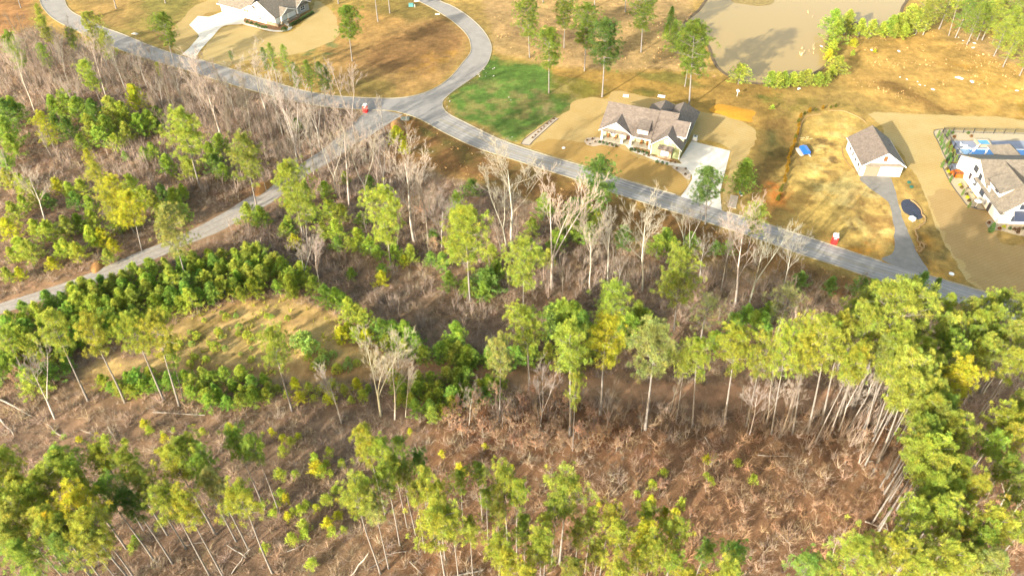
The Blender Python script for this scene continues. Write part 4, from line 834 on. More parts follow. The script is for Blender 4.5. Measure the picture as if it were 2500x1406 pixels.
PLACED = []   # records for labels
def put(kind, var, xy, h, w=None, tint=(1, 1, 1), region=None, adj='', tilt=(0, 0), rz=None):
    spec = {'pine': ('pine_tree', PINE, 20., ('trunk', 'crown')), 'full': ('pine_tree', FULL, 20., ('trunk', 'crown')), 'thin': ('pine_tree', THIN, 20., ('trunk', 'crown')),
            'young': ('young_pine', YOUNG, 5., ('stem', 'foliage')), 'cedar': ('evergreen_tree', CED, 8., ('stem', 'foliage')), 'bare': ('bare_tree', BARE, 15., ('trunk', 'branches')), 'slim': ('bare_sapling', SLIM, 10., ('trunk', 'branches')),
            'russet': ('oak_sapling', RUS, 4.2, None), 'seed': ('pine_seedling', SEED, 1.6, None), 'shrub': ('garden_shrub', SHRUB, 1.5, None), 'cone': ('columnar_conifer', CONE, 2.6, None)}[kind]
    nm, L_, h0, parts = spec
    if kind == 'pine' and region in ('SW', 'SMID', 'EAST'): L_ = PINES
    if kind == 'pine' and region in ('LAWN1', 'MEADOW', 'NWOOD', 'CENTRE', 'NMID'): L_ = PINEM; w = w*(.8 if region in ('CENTRE', 'NMID', 'NWOOD') else 1) if w else w
    v = L_[var % len(L_)]; s = h/h0; w = s if w is None else w*s
    if region in ('GHBED', 'GHBED2'): s *= .75; w *= .62
    if region == 'PBED': w *= .72
    rz = random.uniform(0, 6.283) if rz is None else rz
    if parts or kind == 'russet':
        r = bpy.data.objects.new(nm, None); C.objects.link(r); r.empty_display_size = .5
    else:
        r = bpy.data.objects.new(nm, v); C.objects.link(r)
    if max(abs(tilt[0]), abs(tilt[1])) > 1e-4:
        q = Vector((0, 0, 1)).rotation_difference(Vector((tilt[0], tilt[1], h))).to_matrix().to_4x4()
    else: q = Matrix.Identity(4)
    r.matrix_world = Matrix.Translation((xy[0], xy[1], 0)) @ q @ Matrix.Rotation(rz, 4, 'Z') @ Matrix.Diagonal((w, w, s, 1))
    if region == 'CLEAR': tint = tuple(x*2.1 for x in tint)
    if region in ('MEADOW', 'LAWN1', 'HOUSE'): tint = tuple(x*.74 for x in tint)
    col = (*tint, 1)
    if kind == 'russet':
        for n_, me in (('leaves', v[0]), ('branches', v[1]), ('trunk', v[2])): o = link(n_, me, parent=r); o.color = col if n_ == 'leaves' else (1, 1, 1, 1)
    elif parts:
        o = link(parts[0], v[1], parent=r); o.color = (*((1, 1, 1) if kind != 'bare' and kind != 'slim' else tint), 1)
        o = link(parts[1], v[0], parent=r); o.color = col
    else: r.color = col
    PLACED.append((r, kind, region, adj, float(PX(np.array([xy[0]+tilt[0], xy[1]+tilt[1], h]))[0])))
    return r
def solve(base, top):
    Bp = G(*base); hs = np.arange(2, 34, .1)
    d = np.linalg.norm(PX(np.array([Bp+[0, 0, h] for h in hs]))-np.array(top), axis=1); h = hs[d.argmin()]
    T = G(*top, h); tl = (T-Bp)[:2]; m = np.linalg.norm(tl); lim = h*.13
    if m > lim: tl = tl*lim/m
    return Bp[:2], h, tuple(tl)
def tv(k=.12): return random.uniform(1-k, 1+k)
TINTS = {'t': (.72, .66, .62), 'y': (1.14, 1.06, .8), 'g': (.8, .97, .85), 'n': (1, 1, 1), 'l': (1.06, 1.1, .9), 'd': (.48, .66, .8), 'p': (1.05, .98, 1.5), 'Y': (1.32, 1.16, .6), 'b': (.68, .93, .95)}
TINTS['t'] = (.62, .58, .54)
def tint_of(t): b_ = TINTS[t]; k = tv(.10); return tuple(x*k*tv(.05) for x in b_)
cnt = 0
def many(kind, region, items, tint='n', adj=''):
    """items: (base x, base y, top x, top y[, tint[, width]]) or (top x, top y, height[, tint[, width]])"""
    global cnt
    for it in items:
        cnt += 1
        if len(it) >= 4 and not isinstance(it[3], str):
            xy, h, tl = solve(it[:2], it[2:4]); rest = it[4:]
        else:
            h = it[2]; P = G(it[0], it[1], h*.985); xy = P[:2]; tl = (0, 0); rest = it[3:]
        t_ = rest[0] if rest else tint; w = (rest[1] if len(rest) > 1 else tv(.08))*(1.28 if kind == 'young' and region in ('BANDE', 'MIDY', 'TRACKN', 'NTHICK') else 1.5 if region == 'PONDE' else 1.35 if region == 'NEWOOD' else .68 if region == 'EAST' else .76 if region == 'EROW' else .74 if region == 'SW' else .8 if region in ('ROW', 'SMID') else 1)
        put(kind, cnt*7+cnt//5, xy, h, w, tint_of(t_), region, adj, tl)
# ------------------------------------------------------------------ plants: where they stand
many('pine', 'LAWN1', [(860, 150, 844, 18, 'g', 1.15), (284, 22, 262, -150), (404, 9, 385, -160), (826, 10, 815, -150), (923, 54, 900, -110), (952, 33, 935, -130), (51, 20, 20, -130), (428, 166, 394, 33, 'g'), (1526, 30, 1532, -120), (1452, 20, 1450, -130), (1326, 8, 1325, -140)], 'g')
many('pine', 'MEADOW', [(1293, 141, 1288, -5, 'g'), (1340, 228, 1343, 72, 'g'), (1377, 118, 1380, -14, 'g'), (1427, 174, 1432, 14, 'g'), (1470, 237, 1484, 56, 'd', 1.15), (1565, 128, 1577, -30, 'g', 1.1), (1682, 262, 1698, 55, 'g', 1.15), (1672, 212, 1690, 90, 'g', 1.1)], 'g')
many('pine', 'FIELD', [(2316, 88, 2345, -18, 'l')])
many('cedar', 'PONDW', [(1642, 18, 9, 'd'), (1650, 50, 9, 'd'), (1655, 85, 6, 'd'), (1630, 60, 6, 'g')], adj='dark')
many('young', 'PONDE', [(2043, 26, 8, 'g'), (2078, 28, 8, 'n'), (2048, 52, 8, 'g'), (2108, 48, 6, 'l'), (2135, 52, 6, 'l'), (2160, 55, 5, 'l'), (2185, 40, 7, 'g'), (2203, 35, 7, 'n'), (2232, 15, 9, 'n'), (2250, 25, 8, 'n'), (2215, 60, 5, 'l'), (2190, 60, 5, 'n'), (2038, 100, 5, 'l'), (2028, 122, 4, 'Y'), (2052, 140, 6, 'n'), (2035, 160, 4, 'l'), (2022, 176, 4, 'n'), (2003, 178, 4.5, 'g'), (1975, 172, 5, 'n'), (1958, 178, 4.5, 'n'), (1940, 178, 4.5, 'l'), (1918, 176, 5, 'g'), (1903, 178, 5, 'n'), (1886, 176, 5, 'g'), (1812, 160, 6, 'n'), (2087, 95, 3, 'Y'), (2085, 122, 2.2, 'l'), (1888, 256, 1.6, 'l'), (2138, 120, 1.4, 'Y')])
many('full', 'NEWOOD', [(2290, -12, 13, 'n'), (2268, -5, 12, 'n'), (2372, -5, 13, 'b'), (2402, 10, 13, 'g'), (2440, 0, 13, 'l'), (2482, 20, 13, 'l'), (2424, 8, 12, 'g'), (2468, 45, 12, 'l'), (2492, 70, 12, 'l'), (2515, 30, 13, 'l'), (2410, -20, 13, 'g'), (2455, -25, 13, 'l'), (2500, -20, 13, 'g'), (2330, -25, 13, 'n'), (2535, 90, 12, 'l'), (2445, 55, 7, 'Y')])
many('pine', 'NWOOD', [(88, 14, 9, 'l', .8), (98, 45, 14, 'n'), (212, 36, 17, 'n', 1.2), (165, 72, 11, 'g'), (18, 84, 16, 'g'), (250, 82, 13, 'n'), (205, 152, 15, 'l'), (316, 208, 9, 'Y', .7), (95, 110, 12, 'g'), (382, 155, 7, 'n', .7)])
many('full', 'NWOOD', [(655, 108, 11, 'g', .8), (690, 112, 11, 'g', .8), (715, 155, 10, 'd'), (745, 150, 11, 'g'), (778, 155, 11, 'd'), (795, 165, 9, 'd'), (560, 125, 4, 'd', 1.2), (640, 118, 9, 'd', .8)], adj='full')
many('young', 'NTHICK', [(120, 235, 7, 'g'), (150, 222, 8, 'g'), (180, 240, 8, 'g'), (218, 245, 8, 'd'), (262, 240, 9, 'n'), (290, 252, 8, 'l'), (320, 212, 9, 'Y', .7), (248, 285, 7, 'g'), (208, 282, 8, 'n'), (330, 280, 7, 'g'), (300, 300, 6, 'n'), (232, 312, 6, 'g'), (356, 272, 7, 'g'), (378, 262, 7, 'd'), (155, 290, 7, 'd'), (125, 280, 6, 'd'), (275, 330, 5, 'l'), (190, 330, 5, 'g'), (20, 238, 8, 'g'), (0, 290, 9, 'g'), (15, 330, 7, 'g'), (0, 245, 9, 'd'), (365, 350, 5, 'g'), (300, 370, 3, 'b'), (345, 360, 4, 'g'), (400, 380, 6, 'g'), (520, 380, 6, 'd'), (540, 400, 5, 'g'), (505, 350, 7, 'g'), (455, 390, 6, 'n'), (530, 330, 7, 'g')])
many('full', 'NMID', [(90, 276, 12, 'Y', 1.25), (210, 368, 13, 'Y', .75), (222, 402, 13, 'y'), (268, 434, 15, 'Y', 1.15), (250, 470, 12, 'y')], adj='bright')
many('pine', 'NMID', [(488, 455, 436, 272, 'l', 1.35), (627, 505, 590, 333, 'n', 1.2), (347, 612, 322, 465, 'Y', 1.3), (455, 682, 402, 508, 'p', 1.15), (745, 592, 695, 402, 'l', 1.1), (752, 610, 742, 448, 'n', .95)])
many('young', 'TRACKN', [(40, 425, 6, 'l'), (8, 415, 6, 'n'), (130, 436, 5, 'Y'), (160, 446, 5, 'l'), (190, 440, 5, 'l'), (20, 495, 6, 'n'), (46, 478, 5, 'l'), (8, 535, 6, 'Y'), (75, 538, 5, 'l'), (108, 542, 6, 'l'), (150, 530, 6, 'n'), (182, 524, 5, 'g'), (214, 515, 5, 'l'), (38, 582, 6, 'l'), (60, 590, 6, 'n'), (150, 585, 5, 'l'), (135, 596, 4, 'l'), (178, 596, 5, 'l'), (212, 555, 6, 'l'), (240, 560, 5, 'Y'), (268, 585, 4, 'Y'), (18, 605, 4, 'n'), (40, 655, 3.5, 'Y'), (8, 655, 4, 'n'), (120, 630, 3.5, 'Y'), (255, 610, 4, 'n'), (388, 452, 6, 'd'), (418, 462, 6, 'g'), (365, 468, 5, 'n'), (344, 458, 6, 'l'), (412, 500, 6, 'n'), (442, 498, 5, 'g'), (312, 428, 6, 'n'), (385, 500, 5, 'l'), (300, 520, 5, 'n'), (175, 470, 5, 'd'), (105, 470, 5, 'd'), (75, 460, 5, 'n'), (210, 480, 5, 'g'), (275, 525, 5, 'g'), (0, 370, 6, 'g'), (440, 450, 4, 'l')])
many('pine', 'CENTRE', [(955, 652, 934, 462, 'l', 1.2), (1148, 736, 1130, 512, 'l', 1.25), (1278, 766, 1275, 588, 'l', 1.1), (1455, 560, 1470, 395, 'd', 1.35), (1722, 548, 1724, 410, 'd', 1.45), (1645, 805, 1665, 612, 'l', 1.15), (1855, 498, 13, 'n', 1.1)])
many('pine', 'CENTRE', [(1115, 474, 12, 'g', .7)])
many('full', 'CENTRE', [(1503, 690, 15, 'l', 1.3)])
many('thin', 'CENTRE', [(1735, 728, 14, 'p', 1.2), (1932, 712, 15, 'p', 1.3)])
many('cedar', 'HOUSE', [(1826, 390, 9.5, 'g', 1.5)], adj='round')
many('young', 'MIDY', [(800, 492, 6, 'l'), (830, 500, 5, 'n'), (785, 545, 5, 'n'), (815, 540, 6, 'l'), (700, 530, 5, 'g'), (715, 575, 4, 'Y'), (690, 545, 4, 'n'), (630, 505, 6, 'g'), (600, 500, 6, 'n'), (870, 560, 6, 'l'), (850, 580, 4, 'n'), (900, 580, 5, 'g'), (920, 600, 4, 'g'), (960, 600, 5, 'g'), (1000, 600, 5, 'n'), (985, 625, 3, 'Y'), (1050, 616, 4, 'b'), (1078, 618, 5, 'b'), (930, 665, 4, 'Y'), (855, 655, 3.2, 'b'), (930, 645, 3, 'b'), (1095, 665, 5, 'b'), (1140, 680, 5, 'g'), (1185, 660, 7, 'd', 1.2), (1180, 690, 5, 'g'), (1210, 640, 6, 'g'), (1330, 475, 7, 'g'), (1360, 560, 6, 'g'), (1300, 535, 5, 'n'), (1405, 488, 7, 'd', 1.3), (1430, 492, 7, 'g'), (1395, 530, 7, 'g'), (1440, 545, 6, 'g'), (1460, 520, 5, 'n'), (1525, 552, 6.5, 'd', .9), (1630, 560, 6, 'g', .8), (1610, 575, 6, 'g'), (1645, 580, 5, 'g'), (1690, 570, 5, 'd'), (1750, 590, 4, 'd'), (1780, 590, 4, 'b'), (1310, 600, 5, 'n'), (1340, 610, 5, 'n'), (1960, 668, 5, 'd'), (2035, 678, 4.5, 'd'), (2110, 680, 5, 'd'), (2140, 685, 5, 'g'), (1200, 600, 6, 'n'), (880, 520, 4, 'g'), (760, 500, 5, 'g'), (1110, 500, 5, 'g'), (790, 445, 5, 'g'), (840, 420, 4, 'n'), (720, 290, 4, 'd'), (900, 430, 5, 'd'), (1150, 440, 5, 'd'), (965, 310, 5, 'Y', 1.2), (985, 345, 4, 'Y', 1.1), (820, 580, 4, 'b'), (1055, 560, 4, 'b')])
many('young', 'BANDE', [(790, 700, 5, 'b'), (815, 705, 5, 'g'), (835, 715, 4, 'b'), (848, 730, 6.5, 'l', .8), (868, 745, 5, 'n'), (885, 760, 5.5, 'n'), (845, 790, 4, 'Y'), (865, 800, 4, 'l'), (890, 805, 4, 'Y'), (828, 800, 4, 'Y'), (930, 785, 5.5, 'b', 1.1), (958, 785, 5.5, 'b'), (985, 785, 6, 'g'), (1000, 805, 5.5, 'b'), (1015, 825, 5, 'g'), (1030, 845, 4.5, 'g'), (985, 830, 4.5, 'n'), (960, 820, 4.5, 'g'), (940, 820, 4.5, 'n'), (1072, 838, 5, 'b'), (1092, 835, 5, 'g'), (1112, 790, 8, 'g', .8), (1118, 835, 5, 'n'), (1140, 845, 5, 'g'), (1155, 855, 4.5, 'b'), (1105, 860, 4, 'n'), (1130, 868, 4, 'g'), (1190, 850, 5, 'b', .8), (1205, 860, 5, 'g'), (1350, 745, 6, 'd'), (1375, 738, 7, 'g', 1.1), (1400, 740, 7, 'g'), (1425, 760, 6, 'd'), (1345, 785, 6, 'd'), (1300, 845, 5, 'g'), (1260, 850, 5, 'b'), (1440, 790, 5, 'd'), (1340, 840, 5, 'n'), (1540, 770, 7, 'g'), (1560, 740, 6, 'n'), (1580, 760, 5, 'n'), (1520, 800, 6, 'd'), (1830, 745, 5, 'b'), (1850, 760, 5, 'g'), (1870, 765, 5, 'b'), (1800, 770, 5, 'b'), (1880, 740, 5, 'g'), (1450, 830, 5, 'n'), (1420, 850, 5, 'n'), (1390, 870, 4, 'n'), (1640, 850, 4, 'n'), (1750, 810, 5, 'g')])
many('pine', 'ROW', [(215, 978, 118, 765, 'l', 1.05), (305, 983, 222, 772, 'y', 1.0), (400, 977, 312, 775, 'l', .95), (438, 990, 368, 770, 'y', 1.05), (450, 983, 430, 832, 'g', .7), (713, 1003, 660, 803, 'l', .95), (1220, 1032, 1222, 830, 'p', .75), (78, 945, 8, 802, 'l', .9), (100, 940, 58, 822, 'l', .8)])
many('pine', 'EROW', [(1292, 957, 1285, 762, 'l', 1.2), (1392, 1062, 1392, 795, 'l', 1.05), (1465, 1012, 1490, 780, 'Y', 1.1), (1575, 1048, 1608, 798, 'p', 1.15), (1690, 1042, 1706, 832, 'l', .9), (1767, 1036, 1806, 806, 'y', 1.05), (1822, 1040, 1865, 822, 'l', .8), (1398, 1100, 1406, 915, 'l', .5), (1883, 1060, 1905, 800, 'l', .8), (1934, 1060, 1948, 790, 'y', .8), (1972, 1058, 2012, 776, 'l', .95), (2006, 1035, 2062, 770, 'y', .9), (2047, 1030, 2112, 764, 'l', .9), (2083, 996, 2195, 690, 'l', 1.35), (2111, 1060, 2150, 810, 'p', .9), (2134, 1062, 2205, 850, 'l', .9), (2134, 1150, 2240, 872, 'n', .9), (2152, 1105, 2260, 905, 'l', .9), (1925, 1050, 1978, 820, 'n', .7), (1650, 1030, 1680, 850, 'n', .6)])
many('pine', 'EAST', [(2120, 722, 18, 'n'), (2155, 715, 18, 'l'), (2258, 722, 19, 'n'), (2330, 726, 18, 'l'), (2380, 735, 18, 'n'), (2420, 722, 18, 'l'), (2458, 712, 18, 'g'), (2495, 728, 18, 'n'), (2345, 768, 20, 'l'), (2400, 768, 20, 'l'), (2442, 758, 20, 'l'), (2478, 788, 20, 'n'), (2308, 772, 20, 'n'), (2215, 808, 20, 'n'), (2270, 838, 20, 'l', 1.05), (2342, 852, 20, 'l', 1.05), (2405, 830, 20, 'l'), (2440, 840, 19, 'n'), (2490, 858, 20, 'l'), (2235, 878, 20, 'n'), (2300, 885, 20, 'l'), (2355, 902, 22, 'Y', 1.3), (2300, 955, 20, 'l', 1.1), (2280, 970, 20, 'n'), (2310, 1050, 20, 'l', 1.1), (2262, 992, 20, 'n'), (2345, 1030, 19, 'g'), (2270, 1085, 21, 'l', 1.1), (2312, 1098, 21, 'y', 1.05), (2350, 1134, 21, 'l', 1.1), (2462, 1008, 20, 'y', 1.1), (2485, 1040, 20, 'y'), (2430, 1058, 19, 'g'), (2390, 1172, 21, 'y', 1.1), (2282, 1203, 20, 'n'), (2245, 1245, 22, 'l', 1.1), (2306, 1228, 22, 'l', 1.15), (2420, 1250, 22, 'y', 1.15), (2360, 1262, 20, 'n'), (2104, 1326, 22, 'l', 1.05), (2192, 1314, 22, 'y', 1.1), (2250, 1372, 21, 'l'), (2311, 1332, 22, 'l', 1.1), (2450, 1362, 22, 'p'), (1976, 1362, 18, 'b'), (2024, 1380, 18, 'n'), (2340, 1180, 20, 'g'), (2460, 1120, 19, 'g'), (2505, 960, 19, 'n'), (2530, 1010, 20, 'y'), (2525, 820, 20, 'n'), (2520, 760, 20, 'l'), (2230, 1330, 20, 'n'), (2150, 1370, 20, 'n'), (2370, 1345, 20, 'n'), (2412, 1300, 21, 'g'), (2385, 800, 19, 'g'), (2318, 812, 19, 'g'), (2250, 782, 19, 'n'), (2085, 740, 17, 'n'), (2190, 760, 18, 'g'), (2440, 800, 19, 'g'), (2500, 1180, 20, 'n'), (2530, 1260, 20, 'l')])
def manyb(kind, region, items):
    for bx, by, h, t_, w in items:
        random.random(); put(kind, int(bx+by), G(bx, by)[:2], h, w, tint_of(t_), region, '', (random.uniform(-.7, .7), random.uniform(-.5, .5)))
manyb('pine', 'EAST', [(2106, 1052, 22, 'l', .7), (2070, 1050, 21, 'l', .7), (2020, 1075, 22, 'y', .7), (1990, 1080, 21, 'l', .65), (2150, 1120, 22, 'n', .7), (2112, 1135, 22, 'l', .7), (2165, 1160, 22, 'n', .7), (2142, 1302, 23, 'l', .75), (2128, 1278, 22, 'n', .7), (2153, 1342, 23, 'l', .8), (2170, 1225, 22, 'n', .7), (2208, 1240, 22, 'l', .75), (2216, 1246, 21, 'n', .7), (2150, 1245, 22, 'g', .7), (2158, 1205, 23, 'l', .75), (2185, 1180, 21, 'g', .7), (2160, 1365, 22, 'l', .8)])
many('cedar', 'EAST', [(2262, 665, 10, 'd', 1.3), (2238, 675, 9, 'd', 1.1), (2295, 680, 8, 'd', 1.1)], adj='dark')
many('pine', 'SW', [(5, 1118, 20, 'l'), (40, 1162, 20, 'l'), (143, 1104, 20, 'g'), (98, 1150, 21, 'l', 1.15), (166, 1138, 21, 'l'), (225, 1102, 20, 'y'), (290, 1114, 20, 'l'), (448, 1075, 20, 'l'), (418, 1102, 21, 'y', 1.15), (568, 1060, 19, 'g'), (608, 1070, 19, 'g', .8), (514, 1152, 20, 'p'), (572, 1200, 21, 'y', 1.05), (396, 1207, 21, 'l'), (436, 1214, 21, 'y', .9), (180, 1228, 22, 'Y', 1.1), (104, 1256, 22, 'l', 1.05), (136, 1276, 21, 'n'), (16, 1248, 21, 'n'), (12, 1290, 20, 'n'), (208, 1250, 22, 'y', 1.05), (307, 1198, 19, 'd'), (145, 1308, 20, 'b'), (250, 1180, 20, 'g'), (60, 1200, 21, 'l'), (0, 1200, 21, 'l'), (340, 1150, 20, 'n'), (-20, 1150, 20, 'l'), (210, 1310, 20, 'n'), (45, 1330, 20, 'g'), (480, 1130, 20, 'g')])
many('pine', 'SMID', [(893, 1050, 21, 'y', .95), (925, 1082, 20, 'l', .7), (972, 1072, 15, 'g', .7), (1020, 1112, 15, 'b', .8), (985, 1145, 17, 'n', .8), (1036, 1155, 19, 'l', .8), (1119, 1155, 15, 'g', .7), (1169, 1140, 14, 'g', .9), (1234, 1150, 20, 'l', .9), (876, 1202, 21, 'l', .95), (905, 1210, 19, 'p', .8), (1063, 1247, 21, 'y', 1.1), (1062, 1188, 19, 'y', .8), (1142, 1275, 16, 'l', .8), (1206, 1316, 19, 'l', .9), (1246, 1347, 20, 'y', .8), (1010, 1190, 17, 'n', .7), (1100, 1250, 20, 'l', .8), (960, 1115, 18, 'n', .7), (935, 1140, 20, 'l', .75), (1185, 1200, 14, 'g', .8), (1218, 1235, 16, 'n', .7)])
many('pine', 'SMID', [(1380, 1176, 21, 'l', 1.15), (1446, 1242, 17, 'l', .6), (1488, 1246, 17, 'y', .7), (1582, 1228, 18, 'l', .75), (1624, 1250, 16, 'Y', .45), (1514, 1290, 19, 'y', .95), (1578, 1280, 19, 'Y', .85), (1662, 1274, 19, 'l', .85), (1282, 1270, 17, 'g', .8), (1334, 1262, 16, 'y', .6), (1414, 1280, 16, 'n', .85), (1325, 1315, 20, 'l', 1.0), (1605, 1342, 20, 'l', .85), (1724, 1328, 15, 'b', .9), (1796, 1336, 16, 'b', 1.0), (1514, 1388, 20, 'y', .8), (1784, 1386, 20, 'l', .8), (1676, 1396, 20, 'y', .8), (1260, 1180, 19, 'l', .8), (1355, 1225, 17, 'g', .7), (1460, 1330, 16, 'n', .8), (1560, 1340, 16, 'n', .8), (1640, 1360, 15, 'g', .8), (1280, 1390, 19, 'y', .8), (1400, 1380, 17, 'n', .8)])
# dense young pine belts by polygon
def belt(kind, region, poly, n, dmin, hr, tints, wr=(.85, 1.2)):
    wp = np.array([G(*p)[:2] for p in poly]); lo, hi = wp.min(0), wp.max(0); got = []; tries = 0
    while len(got) < n and tries < n*400:
        tries += 1; q = np.array([random.uniform(lo[0], hi[0]), random.uniform(lo[1], hi[1])])
        if not inpoly(q[0], q[1], wp) or any((q[0]-g_[0])**2+(q[1]-g_[1])**2 < dmin**2 for g_ in got): continue
        got.append(q)
        put(kind, random.randrange(60), q, random.uniform(*hr), random.uniform(*wr), tint_of(random.choice(tints)), region)
belt('young', 'BELT', [(30, 790), (190, 735), (320, 692), (420, 668), (520, 636), (640, 628), (720, 668), (790, 715), (770, 742), (700, 738), (620, 735), (540, 745), (440, 770), (330, 810), (250, 850), (130, 860), (30, 840)], 112, 2.0, (3.4, 5.6), 'ngblnl', (1.1, 1.6))
belt('young', 'BELT', [(-60, 870), (60, 850), (180, 850), (200, 890), (110, 960), (0, 960), (-60, 960)], 16, 2.2, (4, 6), 'ngb', (1.1, 1.5))
belt('young', 'LOWBELT', [(255, 945), (400, 930), (560, 925), (660, 940), (668, 985), (600, 1005), (500, 1000), (440, 960), (300, 975)], 34, 1.8, (2.6, 4.2), 'nlbg', (1.2, 1.7))
belt('young', 'LOWBELT', [(670, 950), (860, 945), (905, 955), (890, 985), (760, 985), (680, 980)], 16, 2., (1.8, 3.2), 'nlY', (1.2, 1.7))
belt('young', 'LOWBELT', [(960, 935), (1100, 925), (1230, 945), (1230, 970), (1120, 1000), (1100, 1030), (1040, 1030), (980, 990)], 36, 1.7, (2.6, 4.2), 'nlbg', (1.2, 1.7))
many('shrub', 'CLEAR', [(530, 800, 1.6, 'Y'), (520, 835, 1.8, 'Y'), (580, 790, 1.5, 'l'), (600, 808, 1.6, 'Y'), (550, 765, 1.5, 'Y'), (475, 810, 1.6, 'Y'), (735, 810, 3, 'l'), (755, 830, 3, 'l'), (720, 820, 2.4, 'n'), (785, 868, 2, 'l'), (765, 885, 1.6, 'Y'), (820, 890, 1.8, 'Y'), (845, 885, 1.8, 'n'), (430, 830, 1.6, 'Y'), (405, 860, 1.5, 'Y'), (700, 770, 1.2, 'Y'), (650, 765, 1.1, 'Y'), (460, 880, 1.3, 'Y'), (610, 870, 1.2, 'Y'), (500, 870, 1.2, 'Y')])
belt('shrub', 'CLEAR', [(470, 780), (560, 750), (640, 745), (700, 800), (720, 860), (600, 880), (470, 890), (400, 870)], 16, 2.2, (.6, 1.2), 'Yyl')
belt('shrub', 'CLEAR', [(740, 850), (830, 870), (880, 890), (800, 905), (740, 890)], 9, 1.8, (.9, 1.6), 'Yyl')
# leafless trees
many('bare', 'NBARE', [(84, 271, 61, 92, 'n', .8), (545, 353, 500, 172, 'n', 1.3), (652, 285, 622, 142, 'n', 1.35), (868, 335, 832, 160), (726, 405, 704, 215, 'n', 1.1), (745, 446, 725, 285), (766, 425, 748, 300), (853, 503, 822, 288, 'n', 1.15), (896, 505, 872, 318, 'n', 1.1), (938, 470, 930, 330), (1010, 588, 992, 378, 'n', 1.3), (1046, 602, 1036, 452), (1078, 618, 1076, 498), (575, 278, 545, 190), (405, 278, 375, 205), (445, 250, 425, 165), (310, 230, 275, 120), (260, 240, 210, 100), (170, 210, 130, 105), (200, 300, 175, 190), (360, 215, 330, 120), (940, 330, 930, 255), (60, 190, 30, 100), (820, 470, 800, 330), (780, 360, 765, 230), (690, 330, 660, 190), (610, 300, 590, 190), (500, 270, 470, 195), (28, 447, 16, 355, 'n', .8), (16, 455, 2, 400), (112, 545, 85, 412, 'n', 1.2), (130, 390, 95, 335)], 'n')
many('bare', 'MBARE', [(1250, 615, 1228, 400, 'n', 1.3), (1236, 600, 1200, 440), (1345, 702, 1356, 466, 'n', 1.1), (1440, 722, 1442, 548), (1483, 692, 1498, 552), (1568, 710, 1584, 518, 'n', 1.05), (1682, 622, 1690, 508, 'n', 1.1), (1668, 612, 1672, 520), (1708, 680, 1722, 588), (1760, 712, 1785, 594), (1795, 742, 1832, 538, 'n', 1.05), (1830, 738, 1876, 568), (1510, 690, 1522, 624), (1908, 715, 1938, 582), (990, 1018, 1000, 905, 'n', .6), (780, 700, 775, 590, 'n', 1.0), (745, 690, 738, 590)], 'n')
many('bare', 'LBARE', [(930, 1016, 905, 848, 'l', 1.15), (964, 1024, 955, 872, 'n', 1.1), (834, 1034, 803, 912, 'n', .8), (1145, 1038, 1175, 948, 'n', .8), (134, 1022, 86, 842, 'n', 1.1), (1319, 1040, 1335, 922, 'n', .9), (2047, 1052, 2098, 928, 'n', 1.1), (1908, 1060, 1942, 938), (2110, 985, 2150, 905), (1870, 1035, 1895, 930), (1480, 1050, 1495, 970), (1830, 1060, 1850, 950), (2400, 960, 2445, 880, 'n', 1.3), (2475, 1000, 2500, 895, 'n', 1.2), (2440, 1240, 2490, 1130, 'n', 1.2), (2470, 1260, 2520, 1180), (2030, 1370, 2040, 1300, 'n', .8)], 'n')
NB = [(0, 90), (60, 80), (160, 110), (260, 110), (350, 140), (430, 165), (520, 190), (640, 250), (800, 280), (880, 320), (900, 380), (780, 400), (720, 440), (640, 440), (560, 390), (420, 330), (380, 250), (200, 220), (60, 230), (0, 240)]
belt('bare', 'NFILL', [(x, y+45) for x, y in NB], 90, 2.8, (7, 12), 't', (.7, 1.05))
belt('slim', 'NFILL', [(x, y+55) for x, y in NB], 60, 2.4, (5, 9), 't')
belt('slim', 'MFILL', [(800, 470), (900, 490), (1100, 480), (1250, 540), (1400, 620), (1700, 640), (1950, 690), (2100, 720), (1900, 800), (1600, 780), (1400, 740), (1200, 720), (900, 600)], 62, 3.4, (5, 9), 't')
belt('slim', 'EFILL', [(1200, 990), (1400, 980), (1800, 1000), (2150, 1000), (2150, 1100), (1900, 1080), (1600, 1070), (1200, 1060)], 34, 2.6, (4, 8), 't')
belt('slim', 'EWOOD', [(2180, 1000), (2500, 900), (2560, 1250), (2400, 1400), (2200, 1400), (2120, 1250)], 30, 3, (6, 11), 't')
belt('russet', 'RUSSET', [(1100, 1000), (1260, 980), (1420, 990), (1560, 1030), (1560, 1100), (1380, 1110), (1200, 1090), (1080, 1060)], 34, 2.2, (2.2, 4.4), 'n')
belt('russet', 'RUSSET', [(1560, 1010), (2150, 1020), (2200, 1250), (2050, 1400), (1600, 1250), (1300, 1160), (1100, 1160)], 26, 4, (1.6, 3), 'n')
many('russet', 'RUSSET2', [(1085, 545, 5, 'n'), (1060, 590, 4, 'n'), (1090, 590, 4, 'n'), (1030, 500, 4, 'n'), (60, 905, 4, 'n'), (90, 895, 4, 'n'), (30, 920, 3, 'n')])
